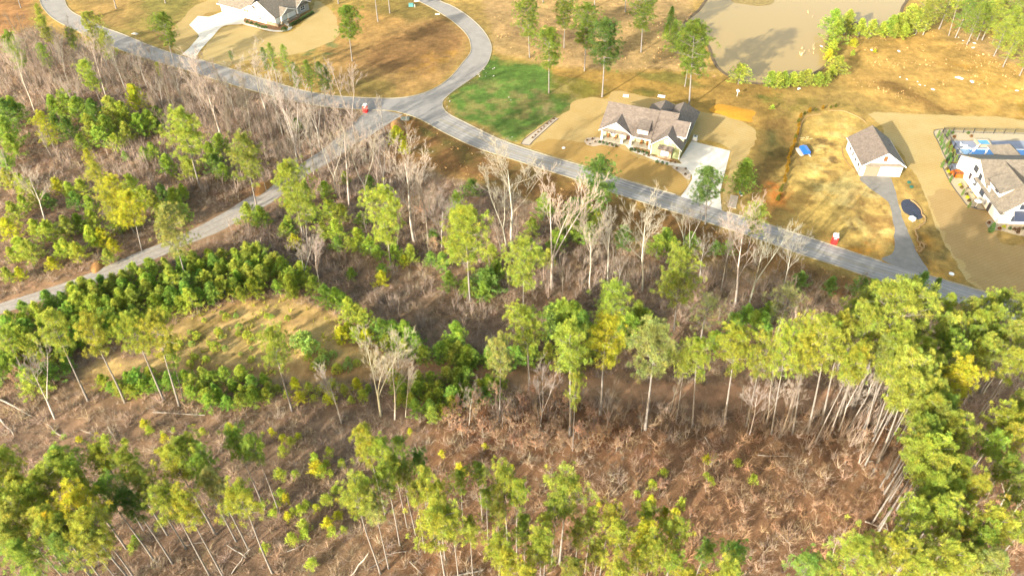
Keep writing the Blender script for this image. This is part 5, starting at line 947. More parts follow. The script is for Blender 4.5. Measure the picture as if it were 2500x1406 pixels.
# seedlings on the cleared slope
many('seed', 'SEEDL', [(662, 1050, 1.8, 'Y'), (688, 1064, 1.6, 'Y'), (727, 1060, 1.5, 'Y'), (708, 1072, 2, 'l'), (687, 1092, 2.2, 'l'), (632, 1080, 2.2, 'l'), (802, 1096, 2, 'l'), (765, 1110, 2, 'l'), (770, 1132, 3, 'Y'), (782, 1140, 2.4, 'l'), (795, 1126, 1.8, 'l'), (832, 1125, 1.8, 'l'), (682, 1150, 2.6, 'l'), (718, 1152, 1.6, 'l'), (805, 1150, 1.6, 'l'), (878, 1156, 2, 'l'), (862, 1180, 1.8, 'l'), (895, 1170, 1.8, 'g'), (817, 1190, 1.8, 'l'), (682, 1198, 2.2, 'l'), (694, 1212, 2, 'Y'), (795, 1212, 2.6, 'l'), (745, 1226, 2, 'l'), (730, 1238, 2, 'l'), (712, 1244, 1.8, 'l'), (700, 1254, 1.7, 'Y'), (770, 1234, 1.5, 'Y'), (850, 1218, 1.6, 'l'), (824, 1252, 1.8, 'Y'), (798, 1270, 2.8, 'Y'), (808, 1290, 2, 'l'), (738, 1275, 2.4, 'l'), (740, 1295, 2.2, 'l'), (710, 1308, 2.4, 'l'), (758, 1368, 2.2, 'l'), (642, 1332, 1.8, 'l'), (837, 1288, 1.6, 'l'), (665, 1248, 1.6, 'l'), (674, 1226, 1.6, 'n'), (1078, 1102, 1.6, 'Y'), (1120, 1138, 2.2, 'Y'), (1128, 1146, 1.8, 'Y'), (348, 1030, 2.2, 'Y'), (362, 1044, 1.8, 'l'), (398, 1062, 1.8, 'Y'), (252, 1066, 2, 'l'), (302, 1074, 1.6, 'l'), (560, 1038, 2, 'Y'), (492, 1048, 1.6, 'l'), (1732, 1112, 2, 'Y'), (1747, 1110, 1.6, 'Y'), (1803, 1124, 1.7, 'l'), (1622, 1148, 1.8, 'l'), (1594, 1176, 1.9, 'l'), (1591, 1212, 1.8, 'Y'), (1665, 1222, 2, 'l'), (1650, 1244, 1.9, 'Y'), (1738, 1170, 1.8, 'l'), (1726, 1156, 1.3, 'l'), (1842, 1162, 1.9, 'l'), (1463, 1228, 1.3, 'Y'), (1555, 1200, 1.4, 'l'), (1250, 1136, 1.3, 'Y'), (1183, 1085, 1.2, 'Y'), (328, 1310, 2, 'g'), (318, 1332, 1.8, 'n'), (190, 1068, 1.4, 'Y'), (1000, 1048, 1.4, 'Y')])
# garden plants
many('shrub', 'GHBED', [(1464, 341, 1.0, 'd'), (1473, 343, 1.0, 'd'), (1482, 346, 1.0, 'd'), (1495, 348, 1.0, 'd'), (1505, 351, 1.0, 'd'), (1542, 358, 1.2, 'd', 1.3), (1551, 360, 1.1, 'd'), (1560, 362, 1.1, 'd'), (1570, 365, 1.1, 'd'), (1580, 368, 1.1, 'd'), (1605, 388, 1.1, 'd'), (1618, 391, 1.1, 'd'), (1629, 394, 1.0, 'd')], adj='green')
for it in [(1433, 344), (1446, 341), (1440, 353), (1453, 348), (1465, 347), (1488, 352), (1496, 357), (1505, 360), (1541, 367), (1551, 366), (1558, 373), (1571, 372), (1580, 375), (1572, 380), (1583, 382), (1594, 381), (1637, 396), (1644, 392), (1648, 398), (1652, 413), (1674, 413), (1673, 427), (1352, 292), (1345, 299), (1336, 304), (1328, 311), (1321, 317), (1314, 324), (1307, 331), (1300, 338)]:
    p = G(*it); put('shrub', cnt, p[:2], random.uniform(.5, .8), 1.1, (.9+random.random()*.3, .42, .5), 'GHBED2', 'maroon'); cnt += 1
many('shrub', 'RABED', [(603, 50, 1.1, 'd'), (613, 53, 1.1, 'd'), (624, 56, 1.1, 'd'), (631, 60, 1.1, 'd'), (640, 62, 1.1, 'd'), (648, 63, 1.1, 'd'), (692, 66, 1.5, 'd', 1.3)]+[(708+i*5.3, 58-i*3.1, 1.1, 'd', 1.1) for i in range(11)], adj='green')
many('cone', 'PBED', [(2296, 317, 2.6, 'g'), (2303, 326, 2.6, 'g'), (2320, 315, 2.6, 'g'), (2304, 337, 2.4, 'g'), (2308, 348, 2.4, 'b'), (2315, 360, 2.4, 'b'), (2319, 342, 2.6, 'n'), (2326, 353, 2.6, 'n'), (2334, 364, 2.6, 'n'), (2340, 376, 2.6, 'n'), (2348, 384, 2.6, 'g'), (2323, 372, 2.8, 'd', 1.5), (2325, 384, 2.6, 'g'), (2307, 389, 2.6, 'g'), (2326, 427, 2.2, 'g'), (2356, 460, 2.2, 'n'), (2372, 491, 2.2, 'n')])
many('cone', 'PBED', [(2430, 542, 3.0, 'b', 1.5)], adj='blue-green')
for it, c_ in (((2314, 421), (2.6, 2.2, .2)), ((2343, 454), (2.6, 2.2, .2)), ((2361, 484), (2.8, 2.3, .2)), ((2450, 556), (2.8, 2.3, .2)), ((2311, 415), (.9, .5, .4)), ((2317, 429), (.9, .5, .4)), ((2347, 460), (.9, .5, .4)), ((2359, 477), (.5, .3, .4)), ((2365, 492), (.5, .2, .4)), ((2413, 546), (1.1, .3, .3)), ((2439, 560), (1.1, .3, .3)), ((2464, 560), (.3, .4, .4)), ((2475, 562), (.6, .25, .4)), ((2486, 562), (.6, .25, .4)), ((2484, 569), (.6, .25, .4)), ((2497, 561), (.4, .3, .4)), ((2329, 336), (1.2, .4, .3)), ((2370, 335), (1.2, .4, .3)), ((2363, 327), (.5, .7, .4)), ((2325, 327), (.5, .7, .4))):
    p = G(*it); put('shrub', cnt, p[:2], .7, 1.0, c_, 'PBED2', 'yellow' if c_[0] > 2 else 'dark red' if c_[0] > 1 else 'small'); cnt += 1
# row of small orange-tipped conifers along the yard edge
HL = gl([(2040, 262), (2000, 270), (1975, 275), (1958, 285), (1950, 300), (1946, 325), (1940, 345), (1928, 380), (1920, 415), (1912, 450), (1906, 470), (1898, 492)], 1.0)
nh = 26
for i in range(nh):
    q = HL[int(i*(len(HL)-1)/(nh-1))]; put('cone', i, (q[0]+random.uniform(-.2, .2), q[1]+random.uniform(-.2, .2)), random.uniform(1.0, 1.7) if i < nh-1 else 1.8, 1.5, (1.7, .75, .35) if random.random() < .6 and i < nh-1 else (.8, .62, .45), 'HEDGE')

# past 300 young pines in view the ones that show smallest become one mass
yp = [r for r in PLACED if r[1] == 'young']
def shown(r):
    p = np.array(r[0].matrix_world.translation); return r[0].matrix_world.to_scale()[2]/np.linalg.norm(p-[0, 0, CH])*(1 if r[2] not in ('BELT', 'LOWBELT') else .8)
yp.sort(key=shown, reverse=True); Vs = []; Ts = []
for r in yp[296:]:
    f = [ch for ch in C.objects if ch.parent == r[0]]; me = next(o for o in f if o.name.startswith('foliage')); n = len(me.data.vertices)
    v = np.empty(n*3, np.float32); me.data.vertices.foreach_get('co', v); t_ = np.empty(n*4, np.float32); me.data.color_attributes['tone'].data.foreach_get('color', t_)
    M_ = np.array(r[0].matrix_world); Vs.append(v.reshape(-1, 3) @ M_[:3, :3].T+M_[:3, 3]); Ts.append(t_.reshape(-1, 4)[:, :3]*np.array(me.color[:3]))
    for o in f: bpy.data.objects.remove(o)
    bpy.data.objects.remove(r[0]); PLACED.remove(r)
V = np.concatenate(Vs); o = link('pine_thicket', tri_mesh('pine_thicket', V, np.arange(len(V)).reshape(-1, 3), np.concatenate(Ts)), M_young, kind='stuff'); o['label'] = 'small young pines filling the thickets'
# ------------------------------------------------------------------ labels
ORD = 'first second third fourth fifth sixth seventh eighth ninth tenth eleventh twelfth thirteenth fourteenth fifteenth sixteenth seventeenth eighteenth nineteenth twentieth twenty-first twenty-second twenty-third twenty-fourth twenty-fifth twenty-sixth twenty-seventh twenty-eighth twenty-ninth thirtieth thirty-first thirty-second thirty-third thirty-fourth thirty-fifth thirty-sixth thirty-seventh thirty-eighth thirty-ninth fortieth'.split()
NOUN = {'pine': ('tall pine', 'pine tree'), 'full': ('bushy-crowned pine', 'pine tree'), 'thin': ('sparse pale pine', 'pine tree'), 'young': ('young pine', 'young pine'), 'cedar': ('evergreen tree', 'evergreen tree'), 'bare': ('leafless tree', 'bare tree'), 'slim': ('slim leafless sapling', 'bare sapling'), 'russet': ('oak sapling with dry russet leaves', 'oak sapling'), 'seed': ('small bright green pine seedling', 'pine seedling'), 'shrub': ('shrub', 'shrub'), 'cone': ('narrow conifer', 'conifer')}
REG = {'LAWN1': 'on the dry lawns around the ranch house', 'MEADOW': 'in the dry field left of the pond', 'FIELD': 'leaning at the top edge of the eastern field', 'PONDW': 'on the left bank of the pond', 'PONDE': 'on the near and right shore of the pond',
       'NEWOOD': 'in the wood at the top right corner', 'NWOOD': 'in the wood below the ranch house road', 'NTHICK': 'in the thicket of the upper left wood', 'NMID': 'above the gravel track on the left', 'TRACKN': 'in the scrub above the gravel track', 'CENTRE': 'between the gravel track and the paved road',
       'HOUSE': 'beside the drive of the green house', 'MIDY': 'scattered through the wood below the paved road', 'BANDE': 'in the clumps right of the orange clearing', 'ROW': 'along the lower edge of the orange clearing', 'EROW': 'in the row over the brown dirt trail',
       'EAST': 'in the dense pine stand at the right edge', 'SW': 'in the pine stand at the lower left corner', 'SMID': 'in the pine group at the bottom middle', 'BELT': 'in the dense belt between gravel track and clearing', 'LOWBELT': 'in the low belt under the dirt trail', 'CLEAR': 'with yellow-green leaves in the orange clearing',
       'NBARE': 'with pale limbs in the upper left wood', 'MBARE': 'with white trunk below the paved road', 'LBARE': 'beside the dirt trail and the right stand', 'NFILL': 'in the grey-brown upper left wood', 'MFILL': 'in the brown wood below the paved road', 'EFILL': 'among the tall trunks under the dirt trail', 'EWOOD': 'between the pines at the right edge',
       'RUSSET': 'on the brown slope below the trail', 'RUSSET2': 'inside the wood', 'SEEDL': 'on the brown cleared slope', 'GHBED': 'in the front bed of the green house', 'GHBED2': 'in the gravel beds of the green house', 'RABED': 'along the ranch house front', 'PBED': 'in the gravel beds beside the white farmhouse', 'PBED2': 'in the beds by the white farmhouse', 'HEDGE': 'in the orange-brown row beside the straw yard'}
by = {}
for rec in PLACED: by.setdefault((rec[1], rec[2], rec[3]), []).append(rec)
for (kind, region, adj), L_ in by.items():
    L_.sort(key=lambda r: r[4]); noun, cat = NOUN[kind]; ph = REG[region]; base_ = f"{adj+' ' if adj else ''}{noun} {ph}"
    for i, r in enumerate(L_):
        if len(L_) == 1: lb = base_
        elif len(L_) <= 40: lb = base_+', '+('leftmost' if i == 0 else 'rightmost' if i == len(L_)-1 else ORD[i]+' from the left')
        else: lb = base_
        tag(r[0], lb, cat, f"{cat}s {ph}" if len(L_) > 1 else None)
# ------------------------------------------------------------------ ground cover that nobody could count
def inpx(P, polys):
    q = PX(np.concatenate([P, np.zeros((len(P), 1))], 1)); a = np.zeros(len(P), bool)
    for pl in polys: a |= inpoly(q[:, 0], q[:, 1], pl)
    return a
WOODS = [[(-500, 110), (0, 92), (90, 80), (180, 100), (300, 130), (400, 158), (500, 195), (620, 235), (700, 252), (860, 280), (900, 300), (850, 350), (780, 390), (700, 440), (600, 490), (450, 570), (330, 620), (200, 680), (100, 710), (-500, 860)],
         [(990, 330), (960, 400), (1000, 400), (1100, 440), (1250, 480), (1400, 530), (1560, 570), (1700, 600), (1900, 660), (2100, 700), (2200, 725), (2400, 770), (2700, 860), (2900, 1500), (-500, 1500), (-500, 900), (0, 790), (150, 735), (300, 680), (420, 640), (600, 550), (700, 490), (800, 420), (880, 350), (930, 320)]]
NOT = [[(430, 790), (560, 740), (700, 728), (840, 785), (850, 840), (960, 880), (985, 885), (1240, 905), (1500, 932), (1800, 945), (2090, 958), (2080, 1000), (1800, 996), (1500, 975), (1240, 945), (1000, 928), (400, 930), (180, 938), (240, 890), (360, 860)],
       [(-40, 745), (330, 625), (640, 465), (800, 360), (905, 270), (985, 285), (900, 340), (750, 430), (640, 515), (330, 655), (-40, 780)]]
def scatter(n, polys, nots, bounds=(-190, 190, 36, 250)):
    P = np.stack([rng.uniform(bounds[0], bounds[1], n), rng.uniform(bounds[2], bounds[3], n)], 1)
    q = PX(np.concatenate([P, np.zeros((n, 1))], 1)); ok = (q[:, 0] > -80) & (q[:, 0] < 2580) & (q[:, 1] > -60) & (q[:, 1] < 1480)
    return P[ok & inpx(P, polys) & ~inpx(P, nots)]
def field(P, temp, sc, tones, ang=None):
    """copies of template triangles (m,3,3) at points P with scale sc and per-copy colour"""
    n = len(P); a = rng.uniform(0, 2*np.pi, n) if ang is None else ang; c, s = np.cos(a), np.sin(a)
    V = np.empty((n,)+temp.shape, np.float32); ti = temp[None]*sc[:, None, None, None]
    V[..., 0] = ti[..., 0]*c[:, None, None]-ti[..., 1]*s[:, None, None]+P[:, 0, None, None]
    V[..., 1] = ti[..., 0]*s[:, None, None]+ti[..., 1]*c[:, None, None]+P[:, 1, None, None]; V[..., 2] = ti[..., 2]
    T = np.repeat(tones[:, None], temp.shape[0]*3, 1).reshape(-1, 3)
    return V.reshape(-1, 3), T
def twigs_template(n, h, spread, w, g, droop=.0):
    out = []
    for i in range(n):
        d = np.array([g.normal(0, spread), g.normal(0, spread), 1.]); d /= np.linalg.norm(d); L_ = h*g.uniform(.5, 1.1); b0 = np.array([g.normal(0, .12), g.normal(0, .12), 0])
        q = unit(np.cross(d, g.normal(size=3)))*w; e = b0+d*L_
        out.append([b0-q, b0+q, e])
        for k in range(2):
            f = g.uniform(.35, .8); m = b0+d*L_*f; d2 = unit(d+g.normal(0, .55, 3)); out.append([m-q*.6, m+q*.6, m+d2*L_*.45])
    return np.array(out)
M_brush = leafmat('dry_brush', (.29, .225, .165), .2)
M_thick = leafmat('thicket_stems', (.27, .225, .185), .0)
M_weed = leafmat('weeds', (.33, .32, .06), .35)
def build(name, n, polys, nots, temps, mtl, tonef, sr, label=None, dens=None):
    P = scatter(n, polys, nots)
    if dens is not None: P = P[rng.random(len(P)) < dens(P)]
    Vs, Ts = [], []; k = len(temps); idx_ = rng.integers(0, k, len(P)); tones = tonef(P)
    for i in range(k):
        m = idx_ == i; v, t_ = field(P[m], temps[i], rng.uniform(sr[0], sr[1], m.sum()), tones[m]); Vs.append(v); Ts.append(t_)
    V = np.concatenate(Vs); T = np.concatenate(Ts); me = tri_mesh(name, V, np.arange(len(V)).reshape(-1, 3), T)
    o = link(name, me, mtl, kind='stuff'); o['label'] = label; print(name, len(P), len(V)//3); return o
g9 = np.random.default_rng(5)
def tone_brush(P):
    q = PX(np.concatenate([P, np.zeros((len(P), 1))], 1)); n = len(P); t = np.ones((n, 3)); f = fbm(P[:, 0], P[:, 1], 9, 33, 3)
    rus = np.clip((q[:, 0]-900)/400, 0, 1)*np.clip((q[:, 1]-930)/120, 0, 1)*np.clip((f-.35)*4, 0, 1)
    t = t*(1-rus[:, None])+np.array([1.08, .90, .76])*rus[:, None]
    return t*rng.uniform(.45, 1.6, (n, 1))*np.stack([rng.normal(1, .06, n), np.ones(n), rng.normal(1, .08, n)], 1)
build('brush', 78000, WOODS, NOT, [twigs_template(18, h, .75, .019, g9) for h in (1.2, 1.7, 2.1, 1.4)], M_brush, tone_brush, (.5, 1.25), 'grey-brown leafless brush covering the woodland floor')
def tone_flat(lo, hi, c=(1, 1, 1)): return lambda P: np.array(c)*rng.uniform(lo, hi, (len(P), 1))*np.ones((len(P), 3))
TH = [[(480, 560), (600, 530), (720, 560), (870, 640), (1050, 700), (1200, 760), (1230, 840), (1050, 820), (860, 720), (700, 640), (560, 600)], [(560, 440), (690, 420), (700, 380), (780, 360), (900, 400), (1000, 420), (1100, 520), (1000, 560), (850, 520), (800, 480), (700, 500), (660, 470)],
      [(250, 360), (480, 370), (640, 420), (600, 470), (430, 480), (330, 440), (150, 430), (120, 370)], [(1250, 600), (1450, 620), (1700, 640), (2000, 720), (2150, 760), (1850, 800), (1600, 760), (1400, 740), (1260, 720)], [(1200, 980), (2150, 1000), (2200, 1150), (2000, 1120), (1500, 1060), (1200, 1050)],
      [(0, 110), (250, 130), (500, 210), (850, 290), (850, 350), (640, 400), (380, 260), (0, 250)]]
build('sapling_thicket', 96000, TH, NOT, [np.concatenate([twigs_template(3, h, .10, .04, g9), twigs_template(8, h*.8, .26, .022, g9)]) for h in (3.2, 4.2, 2.6)], M_thick, lambda P: tone_flat(.6, 1.3)(P)*np.array([1, .96, .97]), (.65, 1.5), 'grey thicket of thin upright saplings', dens=lambda P: np.clip((fbm(P[:, 0], P[:, 1], 7, 51, 3)-.32)*3, .08, 1)*.35)
CLR = [[(360, 850), (430, 775), (560, 738), (700, 728), (830, 780), (850, 840), (960, 880), (900, 930), (400, 925), (260, 900)]]
build('weed_cover', 60000, CLR, [], [twigs_template(7, .7, .8, .07, g9), twigs_template(8, 1.0, .9, .08, g9)], M_weed, lambda P: tone_flat(.6, 1.5)(P)*np.array([1, 1, 1]), (.5, 1.4), 'yellow-green weeds in the orange clearing', dens=lambda P: np.clip((fbm(P[:, 0], P[:, 1], 4.5, 61, 4)-.46)*7, 0, 1)*.6)
FLD = [[(1180, -40), (1660, -40), (1650, 60), (1700, 170), (1500, 175), (1340, 158), (1215, 128)], [(2080, 110), (2300, 60), (2560, 120), (2560, 290), (2300, 270), (2060, 210)], [(1000, 300), (1250, 400), (1500, 480), (1800, 580), (2150, 690), (2100, 700), (1700, 600), (1300, 490), (1000, 390)]]
build('dry_grass', 60000, FLD, [], [twigs_template(4, .4, .9, .05, g9), twigs_template(5, .55, .8, .05, g9)], M_brush, lambda P: tone_flat(.7, 1.9)(P)*np.array([1.35, 1.12, .72]), (.5, 1.2), 'tufts of tall dry grass in the fields', dens=lambda P: np.clip((fbm(P[:, 0], P[:, 1], 6, 71, 4)-.45)*5, 0, 1)*.5)
RD = [[(1945, 115), (1975, 100), (2010, 130), (2020, 160), (2005, 178), (1985, 160), (1950, 135)], [(1770, -30), (1785, 5), (1850, 14), (1885, 8), (1880, -25)], [(1665, 45), (1690, 30), (1712, 10), (1700, 42), (1680, 60)], [(1930, 5), (1945, 8), (2030, 60), (2020, 68), (1985, 45)]]
build('cattails', 9000, RD, [], [twigs_template(6, 1.3, .18, .05, g9)], M_brush, lambda P: tone_flat(.9, 2.0)(P)*np.array([1.2, 1.05, .8]), (.6, 1.3), 'tan cattails standing in the muddy pond')
build('shore_brush', 2600, [[(1700, 150), (1740, 150), (1800, 190), (1860, 205), (2010, 190), (2040, 150), (2080, 60), (2200, 70), (2190, 95), (2080, 100), (2050, 180), (1960, 225), (1800, 215), (1730, 190)]], [], [twigs_template(8, 1.3, .5, .04, g9)], M_brush, lambda P: tone_flat(.5, 1.2)(P)*np.array([1.1, .9, .8]), (.5, 1.2), 'brown brush along the pond bank')
# white rubble and pale stones on the green lawn
def rocks(name, n, poly, sr, m, label):
    P = scatter(n, [poly], []); bm = bmesh.new()
    for x, y in P:
        s = random.uniform(*sr); mt = Matrix.Translation((x, y, s*.3)) @ Matrix.Rotation(random.uniform(0, 6), 4, 'Z') @ Matrix.Diagonal((s, s*random.uniform(.6, 1.2), s*.6, 1))
        r_ = bmesh.ops.create_icosphere(bm, subdivisions=1, radius=.5, matrix=mt)
        for v in r_['verts']: v.co += Vector((random.uniform(-1, 1), random.uniform(-1, 1), random.uniform(-1, 1)))*s*.12
    o = fin(bm, name, m, kind='stuff'); o['label'] = label
M_rock = mat('pale_rubble', alb(244, 232, 210), .9, var=.15, scale=2)
rocks('rubble', 34000, [(1085, 238), (1100, 232), (1110, 240), (1096, 252), (1094, 268), (1088, 270), (1080, 255)], (.15, .55), M_rock, 'pale rubble heap strip at the lawn corner beside the road')
rocks('rubble', 14000, [(1175, 165), (1200, 160), (1225, 170), (1215, 185), (1190, 190), (1160, 200), (1120, 225), (1118, 218), (1160, 188)], (.15, .6), M_rock, 'pale rubble scattered between road bend and green lawn')
rocks('rubble', 5000, [(1230, 238), (1250, 234), (1262, 250), (1250, 258), (1232, 252)], (.15, .5), M_rock, 'pale rubble in the middle of the green lawn')
rocks('rubble', 4500, [(1180, 315), (1215, 322), (1270, 340), (1285, 352), (1240, 345), (1190, 328)], (.12, .4), M_rock, 'pale stones at the lower edge of the green lawn')

# ------------------------------------------------------------------ logs and snags
M_log = mat('weathered_wood', (.28, .25, .21), .9, var=.25, scale=1.5, bump=.4, bscale=6)
def log(a, b_, r, label, h0=.2, h1=.2, br=3, name='fallen_log'):
    A = G(*a, h0); B_ = G(*b_, h1); S = []; n = 4; off = rng.normal(0, .12, (n+1, 3)); off[0] = off[-1] = 0
    P = [A+(B_-A)*i/n+off[i]*[1, 1, .3] for i in range(n+1)]
    for i in range(n): S.append([*P[i], *P[i+1], r*(1-.5*i/n), r*(1-.5*(i+1)/n)])
    L_ = np.linalg.norm(B_-A)
    for k in range(br):
        f = rng.uniform(.35, .95); p = A+(B_-A)*f; d = unit((B_-A)/L_+rng.normal(0, .6, 3)+[0, 0, .3]); S.append([*p, *(p+d*L_*rng.uniform(.1, .3)), r*.35, r*.12])
    V, F = tubes(S, 6); V -= A; me = tri_mesh(name, V, F); o = link(name, me, M_log, loc=tuple(A)); tag(o, label, 'log', 'fallen logs and dead poles')
log((-5, 973), (78, 1016), .2, 'pale fallen trunk at the left edge below the dirt trail', br=2)
log((0, 1022), (34, 1062), .16, 'short white fallen trunk at the far left edge', br=2)
log((500, 1013), (372, 1006), .10, 'long thin white log below the young pine belt', br=4)
log((148, 1062), (114, 1035), .12, 'short grey log on the brown slope at left', br=3)
log((262, 1042), (282, 1076), .1, 'thin white log pointing downhill on the left slope', br=3)
log((225, 1060), (195, 1048), .08, 'small white log on the left slope', br=2)
log((700, 1346), (746, 1328), .09, 'forked dead branch near the bottom beside a leaning trunk', br=6)
log((852, 1410), (899, 1350), .13, 'leaning dead pole at the bottom left of the middle pines', .2, 2.5, 1)
log((1105, 1408), (1180, 1390), .15, 'long pale log at the bottom edge', br=1)
log((2112, 1272), (2168, 1293), .12, 'dark log under the leaning trunks at right', br=5)
log((2160, 1268), (2168, 1292), .13, 'short pale log beside the dark log at right', br=2)
log((2117, 1128), (2133, 1126), .10, 'small cut log on the brown slope at right', br=0)
log((1484, 1158), (1524, 1157), .07, 'thin white stick on the brown slope, middle', br=2)
log((1850, 1110), (1948, 1114), .06, 'very long thin pole on the brown slope', br=3)
log((1720, 1065), (1738, 1095), .06, 'thin pole on the upper brown slope', br=2)
log((640, 1245), (668, 1222), .07, 'curved white branch on the seedling slope', br=3)
log((1900, 1300), (1930, 1330), .10, 'weathered branch in the lower brown thicket', br=6)
log((905, 1385), (960, 1350), .08, 'crossing dead stick below the middle pines', br=3)
log((940, 1352), (990, 1345), .08, 'horizontal dead stick below the middle pines', br=3)
log((1000, 1370), (1030, 1400), .08, 'dead stick under the big yellow-green pine', br=3)
log((600, 1360), (555, 1330), .1, 'pale log between the lower left trunks', br=4)
log((565, 1400), (610, 1340), .08, 'upright dead pole between the lower left trunks', .1, 2, 2)
log((450, 1330), (500, 1322), .06, 'thin stick in front of the lower left trunks', br=2)
log((1330, 1052), (1290, 1048), .08, 'grey log among the russet saplings', br=2)
log((1345, 708), (1352, 640), .10, 'dead snag trunk standing in the middle wood', 0, 6, 3)

# ------------------------------------------------------------------ small built things
def toilet(base, rz, label):
    p = G(*base); H = empty('portable_toilet', (p[0], p[1], 0), rz, label, 'portable toilet', 'red portable toilets')
    mr = bpy.data.materials.get('red_plastic') or mat('red_plastic', (.72, .02, .02), .4, var=.05, scale=2, spec=.5)
    mesh_of('cabin', mr, H, lambda bm: (box(bm, -.56, .56, 0, 1.14, .12, 1.95), box(bm, -.6, .6, -.04, 1.18, 0, .12), [box(bm, x-.03, x+.03, -.03, -.001, .14, 1.94) for x in (-.53, .53)]))
    d = mesh_of('door', mr, H, lambda bm: box(bm, -.42, .42, -.035, -.001, .2, 1.85)); mesh_of('sign', M_trim, d, lambda bm: box(bm, -.28, .28, -.05, -.037, 1.45, 1.68)); mesh_of('handle', M_black, d, lambda bm: box(bm, .3, .36, -.06, -.037, .95, 1.15))
    def dome(bm):
        pts = [(-.6, 0, 1.95), (-.6, 0, 2.05), (-.4, 0, 2.22), (0, 0, 2.3), (.4, 0, 2.22), (.6, 0, 2.05), (.6, 0, 1.95)]
        prism(bm, [(x, -.04, z) for x, _, z in pts], np.array([0, 1.22, 0]))
    mesh_of('roof', M_trim, H, dome); mesh_of('vent_pipe', M_trim, H, lambda bm: cyl(bm, .42, 1.0, 2.0, 2.55, .05, n=8))
toilet((2035, 597), R(-20), 'red portable toilet with white roof beside the road at the straw yard')
toilet((891, 276), R(-12), 'red portable toilet with white roof at the gravel track entrance')
p = G(1961, 372); H = empty('wrapped_pallet', (p[0], p[1], 0), R(6), 'stack of boards under a blue plastic cover beside the conifer row', 'pallet')
mesh_of('boards', mat('fresh_lumber', alb(250, 236, 214), .8, var=.1, scale=2), H, lambda bm: [box(bm, -1.5+i*.22, -1.32+i*.22, -1.6+random.uniform(-.4, .4), 1.5, 0.02+j*.16, .16+j*.16) for i in range(5) for j in range(3)]+[box(bm, .8, 1.0, -2.3, 2.2, .02, .3)])
mesh_of('plastic_cover', mat('blue_plastic', alb(40, 130, 250), .35, var=.18, scale=1.5, spec=.6), H, lambda bm: (prism(bm, [(-.7, -1.5, .32), (1.1, -1.5, .32), (1.1, -1.5, .95), (.2, -1.5, 1.15), (-.7, -1.5, .9)], np.array([.1, 2.9, .1]))))
p = G(1964, 341); H = empty('scrap_boards', (p[0], p[1], 0), .3, 'scattered yellow scrap boards above the blue covered stack', 'boards')
mesh_of('boards', mat('yellow_lumber', alb(252, 226, 150), .8, var=.1, scale=2), H, lambda bm: [box(bm, x, x+.8, y, y+.25, .02, .1+random.random()*.1) for x, y in ((-1, 0), (-.2, .6), (.3, -.2), (.9, .5), (1.3, -.5), (-.9, .8))])
def small(name, px, fn, m, label, cat, rz=0, group=None):
    p = G(*px); o = mesh_of(name, m, None, fn); o.location = (p[0], p[1], 0); o.rotation_euler[2] = rz; return tag(o, label, cat, group)
M_gb = mat('green_plastic', alb(50, 130, 100), .5, var=.1); 
small('utility_box', (1004, 16), lambda bm: (box(bm, -.8, .8, -.6, .6, .1, .95), box(bm, -.9, .9, -.7, .7, 0, .1), prism(bm, [(-.82, -.62, .95), (-.82, .62, .95), (-.82, 0, 1.12)], np.array([1.64, 0, 0]))), mat('teal_steel', alb(120, 190, 180), .5, var=.1), 'teal utility box on the lawn inside the road loop', 'utility box')
small('marker_post', (1013, 19), lambda bm: (box(bm, -.06, .06, -.06, .06, 0, 1.0), box(bm, -.09, .09, -.09, .09, 1.0, 1.05)), M_trim, 'white marker post beside the teal utility box', 'post')
small('septic_lid', (2219, 446), lambda bm: (cyl(bm, 0, 0, 0, .2, .45, n=16), cyl(bm, 0, 0, .2, .26, .36, n=16)), M_gb, 'green septic tank lid right of the garage, farther one', 'tank lid', 0, 'green septic lids')
small('septic_lid', (2225, 457), lambda bm: (cyl(bm, 0, 0, 0, .2, .45, n=16), cyl(bm, 0, 0, .2, .26, .36, n=16)), M_gb, 'green septic tank lid right of the garage, nearer one', 'tank lid', 0, 'green septic lids')
small('manhole_ring', (2323, 669), lambda bm: (cyl(bm, 0, 0, 0, .12, .5, n=20), cyl(bm, 0, 0, .12, .15, .3, n=16)), M_trim, 'white round access ring on the orange clay by the road', 'manhole')
small('storage_bin', (2226, 537), lambda bm: (box(bm, -.35, .35, -.6, .6, 0, .65), prism(bm, [(-.38, -.64, .65), (-.38, .64, .65), (-.38, .5, .8), (-.38, -.5, .8)], np.array([.76, 0, 0]))), M_trim, 'white storage bin below the black plastic sheet', 'bin', .4)
small('concrete_lid', (1615, 236), lambda bm: (box(bm, -1.0, 1.0, -.6, .6, 0, .15), box(bm, -.8, .8, -.45, .45, .15, .19)), M_trim, 'white concrete slab on the grass behind the green house', 'slab', -.3)
small('concrete_lid', (1528, 235), lambda bm: (box(bm, -.8, .8, -.7, .7, 0, .12), box(bm, -.6, .6, -.5, .5, .12, .16)), M_trim, 'white slab on the sod left behind the green house', 'slab', -.2)
small('bird_feeder', (1799, 236), lambda bm: (cyl(bm, 0, 0, 0, 1.5, .05, n=8), box(bm, -.3, .3, -.3, .3, 1.5, 1.8), prism(bm, [(-.4, -.4, 1.8), (.4, -.4, 1.8), (0, -.4, 2.05)], np.array([0, .8, 0]))), M_trim, 'small white feeder on a post behind the green house', 'bird feeder')
small('sidewalk_slab', (1790, 492), lambda bm: (box(bm, -.9, .9, -2.6, 2.4, 0, .12), box(bm, -1.0, 1.0, -2.7, -2.6, 0, .2)), M_pea, 'pale slab bed beside the mailbox at the drive', 'slab', -.35)
p = G(1806, 483); H = empty('mailbox', (p[0], p[1], 0), .2, 'dark blue mailbox on a post beside the road at the round evergreen', 'mailbox')
